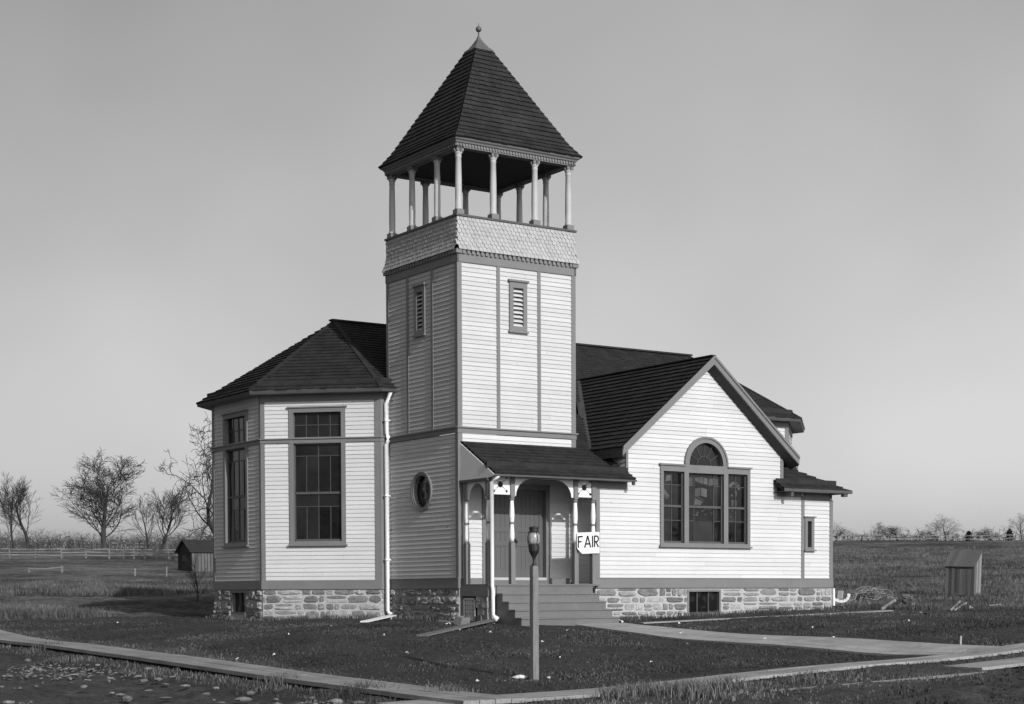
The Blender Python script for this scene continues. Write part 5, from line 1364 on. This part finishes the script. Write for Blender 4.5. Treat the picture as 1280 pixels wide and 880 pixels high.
# ------------------------------------------------------------------ grass and litter
def blades(name, X, Y, hmin, hmax, wd, mat, seed, lean=.35, lab=None, hscale=None):
    rg_ = np.random.default_rng(seed); n = len(X); z = height(X, Y); h_ = rg_.uniform(hmin, hmax, n)
    if hscale is not None: h_ = h_ * hscale
    a = rg_.random(n) * 6.283; ln = rg_.random(n) * lean * h_; ux, uy = np.cos(a), np.sin(a); b = rg_.random(n) * 6.283; w_ = wd * rg_.uniform(.6, 1.4, n)
    v = np.empty((n, 5, 3)); cb, sb = np.cos(b), np.sin(b)
    v[:, 0] = np.stack([X - cb * w_, Y - sb * w_, z - .03], 1); v[:, 1] = np.stack([X + cb * w_, Y + sb * w_, z - .03], 1)
    mx_, my_ = X + ux * ln * .35, Y + uy * ln * .35
    v[:, 2] = np.stack([mx_ + cb * w_ * .7, my_ + sb * w_ * .7, z + h_ * .55], 1); v[:, 3] = np.stack([mx_ - cb * w_ * .7, my_ - sb * w_ * .7, z + h_ * .55], 1)
    v[:, 4] = np.stack([X + ux * ln, Y + uy * ln, z + h_], 1)
    base = np.arange(n) * 5
    me_ = bpy.data.meshes.new(name); me_.vertices.add(n * 5); me_.vertices.foreach_set('co', v.astype(np.float32).ravel())
    lo = np.stack([base, base + 1, base + 2, base + 3, base + 3, base + 2, base + 4], 1).astype(np.int32).ravel()
    me_.loops.add(n * 7); me_.loops.foreach_set('vertex_index', lo)
    st = np.stack([np.arange(n) * 7, np.arange(n) * 7 + 4], 1).astype(np.int32).ravel(); tt = np.tile(np.array([4, 3], np.int32), n)
    me_.polygons.add(n * 2); me_.polygons.foreach_set('loop_start', st); me_.polygons.foreach_set('loop_total', tt); me_.update(calc_edges=True)
    t_ = me_.attributes.new('tint', 'FLOAT', 'FACE'); t_.data.foreach_set('value', np.repeat(np.clip(rg_.normal(1, .33, n) * (1 + 1.1 * vnoise(X, Y, 41, 1.3) + .6 * vnoise(X, Y, 42, 4.0)), .3, 2.3), 2).astype(np.float32))
    me_.materials.append(M[mat]); o = bpy.data.objects.new(name, me_); COL.objects.link(o); o['kind'] = 'stuff'
    return o
def scatter(n, x0, x1, y0, y1, seed, keep):
    rg_ = np.random.default_rng(seed); x = rg_.uniform(x0, x1, n); y = rg_.uniform(y0, y1, n); k = rg_.random(n) < keep(x, y); return x[k], y[k]
in_house = lambda x, y: ((lambda s, t: ((s > -3.2) & (s < 17) & (t > 3.3) & (t < 11.8)) | ((s > -.3) & (s < 12) & (t > -1.4) & (t < 4)) | ((s > 0) & (s < 3.5) & (t > -2.8) & (t < 0)))((x - CX) * cY + (y - CY) * sY, -(x - CX) * sY + (y - CY) * cY))
free = lambda x, y: ~in_house(x, y)
patch = lambda x, y: np.clip(.5 + 1.2 * vnoise(x, y, 31, 1.6) + .8 * vnoise(x, y, 32, .5), 0, 1)
# tall dry grass of the fields
shadowed = lambda x, y: ((x - CX) * cY + (y - CY) * sY > -3.7) & (y < 66)
x, y = scatter(300000, -36, -6, 51.2, 80, 1, lambda x, y: patch(x, y) * np.where(free(x, y) & ~shadowed(x, y), 1, 0) * np.clip(1.3 - (y - 51) / 40, .2, 1) * (np.abs(x / y + .35) < .19))
o = blades('tall_grass', x, y,   .10, .36, .010, 'grass', 1, .8, hscale=np.clip(1.1 - (y - 51) / 45, .45, 1)); tag(o, 'tall dry grass of the field left of the church', 'grass')
x, y = scatter(240000, 7, 44, 51.5, 118, 2, lambda x, y: patch(x, y) * np.where(free(x, y), 1, 0) * np.clip(1.2 - (y - 52) / 90, .3, 1) * (np.abs(x / y - .28) < .12))
o = blades('tall_grass', x, y, .06, .22, .012, 'grass', 2, .9); tag(o, 'rough dry grass of the hillside right of the church', 'grass')
# short cover of the lawn, grassy margins, street edge
lawnp = lambda x, y: (1 - zone(x, y)[0]) * (1 - zone(x, y)[1]) * (1 - zone(x, y)[2] * .9)
x, y = scatter(260000, -17.5, 15, 23.5, 51.5, 3, lambda x, y: lawnp(x, y) * np.where(free(x, y), 1, 0) * (.35 + .65 * patch(x, y)))
o = blades('lawn_grass', x, y, .010, .04, .011, 'lawnblade', 3, 1.0); tag(o, 'short dark patchy turf in front of the church', 'grass')
ragL = lambda x, y: .10 + .45 * np.maximum(0, vnoise(x, y, 51, .8))
walkfree = lambda x, y: ~(((side_L(x, y) < -ragL(x, y) * .6) & (side_L(x, y) > -WL + ragL(x, y))) | ((side_R(x, y) < -ragL(x, y)) & (side_R(x, y) > -WR + ragL(x, y) * .7) & (side_L(x, y) < .5)))
x, y = scatter(240000, -17, 15, 20.5, 50, 4, lambda x, y: zone(x, y)[2] * np.where(walkfree(x, y), 1, 0) * (.15 + .85 * patch(x, y)))
o = blades('verge_grass', x, y, .02, .07, .009, 'grass', 4, 1.1); tag(o, 'ragged dry grass along both boardwalks', 'grass')
x, y = scatter(45000, -3, 14, 20.5, 30, 5, lambda x, y: zone(x, y)[1] * .6 * np.where(walkfree(x, y), 1, 0) * patch(x, y))
o = blades('street_weeds', x, y, .012, .04, .012, 'lawnblade', 5, 1.0); tag(o, 'low weeds in the bare earth of the street', 'grass')
# clumps at the kerb
cl_pts = [(800, 868, .16, 420), (835, 869, .15, 350), (858, 866, .12, 300), (905, 861, .12, 250), (560, 871, .10, 160), (455, 868, .16, 260), (350, 856, .12, 220), (60, 812, .12, 140), (880, 872, .13, 200), (770, 873, .1, 200), (1010, 856, .1, 120)]
X_, Y_ = [], []
for u, v, s_, n in cl_pts:
    c_ = gp(u, v); X_ += list(rng.normal(c_.x, s_ * 1.4, n)); Y_ += list(rng.normal(c_.y, s_ * 1.6, n))
o = blades('grass_tufts', np.array(X_), np.array(Y_), .08, .24, .008, 'grass', 7, .9); tag(o, 'taller grass tufts growing at the boardwalk edges', 'grass')

# weeds along the foot of the walls
X_, Y_ = [], []
for (s0, t0), (s1, t1), n in (((B2[0], B2[1]), (B1[0], B1[1]), 900), ((B2[0], B3[1]), B2, 500), ((0, A), (0, 0), 800), ((3.3, G), (11.7, G), 1900), ((-.3, 3.45), (0, 3.45), 60)):
    f = rng.random(n); off = rng.exponential(.10, n) + .03; dx, dy = s1 - s0, t1 - t0; L_ = math.hypot(dx, dy); nx2, ny2 = dy / L_, -dx / L_
    if (nx2, ny2)[1] > 0 or (abs(ny2) < .01 and nx2 > 0): nx2, ny2 = -nx2, -ny2
    ss, tt = s0 + dx * f + nx2 * off, t0 + dy * f + ny2 * off; k_ok = rng.random(n) < .35 + .65 * (np.sin(f * 23 + s0 * 7) > .1)
    ss, tt = ss[k_ok], tt[k_ok]; X_ += list(CX + ss * cY - tt * sY); Y_ += list(CY + ss * sY + tt * cY)
o = blades('foundation_weeds', np.array(X_), np.array(Y_), .03, .15, .010, 'grass', 9, .9); tag(o, 'thin weeds along the foot of the stone foundation', 'weeds')

# stones in the street at the lower left
def stone_mesh(mb, c_, r_, rnd, flat=.5, tint=1.0):
    n1, n2 = 7, 4; o_ = len(mb.v); ph = rnd.uniform(0, 6.28); sx, sy = rnd.uniform(.7, 1.4), rnd.uniform(.6, 1.1); rows_ = []
    vs = [(0, 0, -1)]
    for i in range(1, n2):
        t = math.pi * i / n2
        for k in range(n1): a = 2 * math.pi * k / n1 + ph; q = rnd.uniform(.78, 1.18); vs.append((math.cos(a) * math.sin(t) * q, math.sin(a) * math.sin(t) * q, -math.cos(t) * rnd.uniform(.75, 1.1)))
    vs.append((0, 0, 1)); fs = []
    for k in range(n1): fs.append((0, 1 + (k + 1) % n1, 1 + k))
    for i in range(n2 - 2):
        for k in range(n1): a = 1 + i * n1 + k; b = 1 + i * n1 + (k + 1) % n1; fs.append((a, b, b + n1, a + n1))
    l = len(vs) - 1; s0 = 1 + (n2 - 2) * n1
    for k in range(n1): fs.append((s0 + k, s0 + (k + 1) % n1, l))
    ca_, sa_ = math.cos(ph), math.sin(ph)
    mb.add([(c_[0] + r_ * (x * sx * ca_ - y * sy * sa_), c_[1] + r_ * (x * sx * sa_ + y * sy * ca_), c_[2] + r_ * flat * z) for x, y, z in vs], fs, tint)
rnd = random.Random(77)
big = [(35, 825, .13), (92, 843, .11), (81, 845, .09), (105, 858, .10), (110, 831, .10), (122, 831, .08), (185, 836, .14), (150, 868, .13), (158, 873, .16), (172, 845, .12), (180, 850, .13), (198, 849, .12), (207, 855, .10), (215, 846, .12), (232, 857, .14), (236, 847, .09), (186, 863, .09), (207, 872, .12), (258, 867, .10), (270, 860, .08), (305, 874, .16), (313, 866, .12), (277, 878, .10), (140, 866, .08), (10, 878, .12), (345, 874, .10), (420, 877, .14), (448, 878, .14), (390, 872, .09)]
for u, v, r_ in big:
    p = gp(u, v); m = MB(); stone_mesh(m, (0, 0, -.01), r_ * .78, rnd, rnd.uniform(.28, .5), rnd.uniform(.7, 2.0)); o = m.build('stone', 'rock', loc=p)
    tag(o, 'pale grey rock lying loose in the street earth beside the left boardwalk', 'stone', 'rocks in the street at the lower left')
m = MB(); n = 0
while n < 1300:
    u, v = rnd.uniform(-20, 520), rnd.uniform(815, 885); p = gp(u, v) if False else None
    y = rnd.uniform(25.0, 41); x = rnd.uniform(-.36, -.06) * y; d_ = side_L(x, y)
    if d_ < .5 or rnd.random() > math.exp(-max(0, abs(d_ - 1.6)) * .35) or float(vnoise(np.array([x]), np.array([y]), 61, 1.7)[0]) < rnd.uniform(-.05, .25): n += 0.08; continue
    stone_mesh(m, (x, y, h1(x, y) - .06), rnd.uniform(.012, .045), rnd, rnd.uniform(.3, .7), rnd.uniform(.4, 1.9)); n += 1
o = m.build('rubble', 'rock'); tag(o, 'small rubble and stone chips in the street beside the left boardwalk', 'rubble', kind='stuff')
m = MB()
for k in range(500):
    y = rnd.uniform(24, 50); x = rnd.uniform(-.3, .32) * y
    if in_house(np.array([x]), np.array([y]))[0] or side_L(x, y) > -WL or side_R(x, y) > -WR: continue
    stone_mesh(m, (x, y, h1(x, y) + .0), rnd.uniform(.012, .03), rnd, .5, rnd.uniform(.4, 1.1))
o = m.build('pebbles', 'rock'); tag(o, 'small clods and pebbles scattered over the lawn soil', 'pebbles', kind='stuff')
for u, v, r_, lab in ((650, 848.5, .10, 'large white rock beside the foot of the lamp post'), (686, 849, .055, 'small pale stone just right of the lamp post foot')):
    p = gp(u, v); m = MB(); stone_mesh(m, (0, 0, .02), r_, rnd, .5, 6.0 if u < 660 else 4.0); tag(m.build('stone', 'rock', loc=p), lab, 'stone')
# paper scraps on the soil
def scrap(u, v, w_, lab='small white paper scrap lying on the dark lawn', grp='paper scraps on the lawn'):
    p = gp(u, v); m = MB(); q = []; w_ *= .8
    for k in range(6): a = 6.283 * k / 6; rr = w_ * rnd.uniform(.6, 1.2); q.append((math.cos(a) * rr, math.sin(a) * rr * .8, .02 + rnd.uniform(0, .05)))
    m.add(q + [(a * .95, b * .95, c_ - .006) for a, b, c_ in q], [tuple(range(6)), tuple(range(6, 12))] + [(i, (i + 1) % 6, 6 + (i + 1) % 6, 6 + i) for i in range(6)]); o = m.build('paper_scrap', 'paper', loc=p + Vector((0, 0, .02))); tag(o, lab, 'litter', grp)
for u, v, w_ in [(508.7, 819.5, .05), (575, 790.5, .035), (613, 793.7, .045), (361, 796, .03), (414, 786, .03), (342, 822, .035), (597, 855, .035), (708.7, 790.5, .045), (678, 805.5, .05), (956, 802, .04), (814, 831, .035), (859, 808, .035), (820, 773, .045), (849, 782, .035), (1151, 767.5, .05), (1136, 779, .04), (147, 781, .035), (297, 827, .045), (480, 797, .025), (700, 826, .025), (489, 776.5, .03), (1042, 800, .03), (1016, 787.5, .035)]:
    scrap(u, v, w_)
scrap(560, 782.5, .085, 'largest white paper scrap, crumpled near the wooden box by the porch', None); scrap(852, 794.5, .075, 'white paper scrap lying on the footpath in front of the gable wing', None)
plank('narrow_board', 'narrow board walk along the foundation of the gable wing to the right', 'board', 800, 781, 1112, 765, .30, .03, 'walk', .02, .02)
plank('kerb_board', 'thin pale board edging the street at the lower right', 'board', 962, 864, 1232, 842, .05, .04, 'walk', -.03, -.01, .75)
a_, b2_ = gp(1203, 838), gp(1310, 827); a_.z += .03; b2_.z += .05
pc = tag(empty('plank_crossing', a_), 'low plank platform bridging the gutter at the lower right edge', 'plank crossing'); dv_ = (b2_ - a_).normalized(); sv = Vector((-dv_.y, dv_.x, 0)).normalized()
for i in range(3):
    m = MB(); q = sv * (-.27 + i * .27); m.beam(q, b2_ - a_ + q, .255, .05, tint=rnd.uniform(1.0, 1.35)); m.build('board', 'walk', pc)

# ------------------------------------------------------------------ world and sun
w = bpy.data.worlds.new('World'); sc.world = w; w.use_nodes = True
nt = w.node_tree; N = nt.nodes; L = nt.links
EL = math.radians(25.3)
sun_dir_h = -W(0, 0).to_2d() + W(-.05, -1.0).to_2d(); sun_dir_h.normalize()
az = math.atan2(sun_dir_h.x, sun_dir_h.y)      # clockwise from +Y
sky = N.new('ShaderNodeTexSky'); sky.sky_type = 'NISHITA'; sky.sun_disc = False; sky.sun_elevation = EL; sky.sun_rotation = az
sky.air_density = 1.0; sky.dust_density = 1.6; sky.ozone_density = 1.0
bw_ = N.new('ShaderNodeRGBToBW'); L.new(sky.outputs['Color'], bw_.inputs['Color'])
tcw = N.new('ShaderNodeTexCoord'); sxw = N.new('ShaderNodeSeparateXYZ'); L.new(tcw.outputs['Generated'], sxw.inputs[0])
hz = N.new('ShaderNodeMapRange'); hz.inputs['From Min'].default_value = -.45; hz.inputs['From Max'].default_value = .45; hz.inputs['To Min'].default_value = .74; hz.inputs['To Max'].default_value = 1.32
L.new(sxw.outputs['X'], hz.inputs['Value'])
nzw = N.new('ShaderNodeTexNoise'); nzw.inputs['Scale'].default_value = 3.5; nzw.inputs['Detail'].default_value = 3; L.new(tcw.outputs['Generated'], nzw.inputs['Vector'])
nmw = N.new('ShaderNodeMapRange'); nmw.inputs['To Min'].default_value = .68; nmw.inputs['To Max'].default_value = 1.32; L.new(nzw.outputs['Fac'], nmw.inputs['Value'])
m1w = N.new('ShaderNodeMath'); m1w.operation = 'MULTIPLY'; L.new(hz.outputs['Result'], m1w.inputs[0]); L.new(nmw.outputs['Result'], m1w.inputs[1])
hy = N.new('ShaderNodeMapRange'); hy.inputs['From Min'].default_value = -.6; hy.inputs['From Max'].default_value = .6; hy.inputs['To Min'].default_value = .72; hy.inputs['To Max'].default_value = 1.0
L.new(sxw.outputs['Y'], hy.inputs['Value']); m3w = N.new('ShaderNodeMath'); m3w.operation = 'MULTIPLY'; L.new(m1w.outputs[0], m3w.inputs[0]); L.new(hy.outputs['Result'], m3w.inputs[1]); m1w = m3w
he = N.new('ShaderNodeMapRange'); he.inputs['From Min'].default_value = 0; he.inputs['From Max'].default_value = .45; he.inputs['To Min'].default_value = 1.04; he.inputs['To Max'].default_value = 1.55
L.new(sxw.outputs['Z'], he.inputs['Value']); m4w = N.new('ShaderNodeMath'); m4w.operation = 'MULTIPLY'; L.new(m1w.outputs[0], m4w.inputs[0]); L.new(he.outputs['Result'], m4w.inputs[1]); m1w = m4w
m2w = N.new('ShaderNodeMath'); m2w.operation = 'MULTIPLY'; L.new(m1w.outputs[0], m2w.inputs[0]); L.new(bw_.outputs['Val'], m2w.inputs[1])
bg = N['Background']; L.new(m2w.outputs[0], bg.inputs['Color']); bg.inputs['Strength'].default_value = .10
sd_ = bpy.data.lights.new('sun', 'SUN'); sd_.energy = 3.1; sd_.angle = math.radians(.5); sd_.color = (1, 1, 1)
so_ = bpy.data.objects.new('sun', sd_); COL.objects.link(so_)
dirv = Vector((sun_dir_h.x * math.cos(EL), sun_dir_h.y * math.cos(EL), math.sin(EL)))
so_.rotation_euler = dirv.to_track_quat('Z', 'Y').to_euler(); so_.location = (20, -20, 40)
vs_ = sc.view_settings; vs_.view_transform = 'Standard'; vs_.look = 'None'; vs_.exposure = 0; vs_.gamma = 1; vs_.use_curve_mapping = False
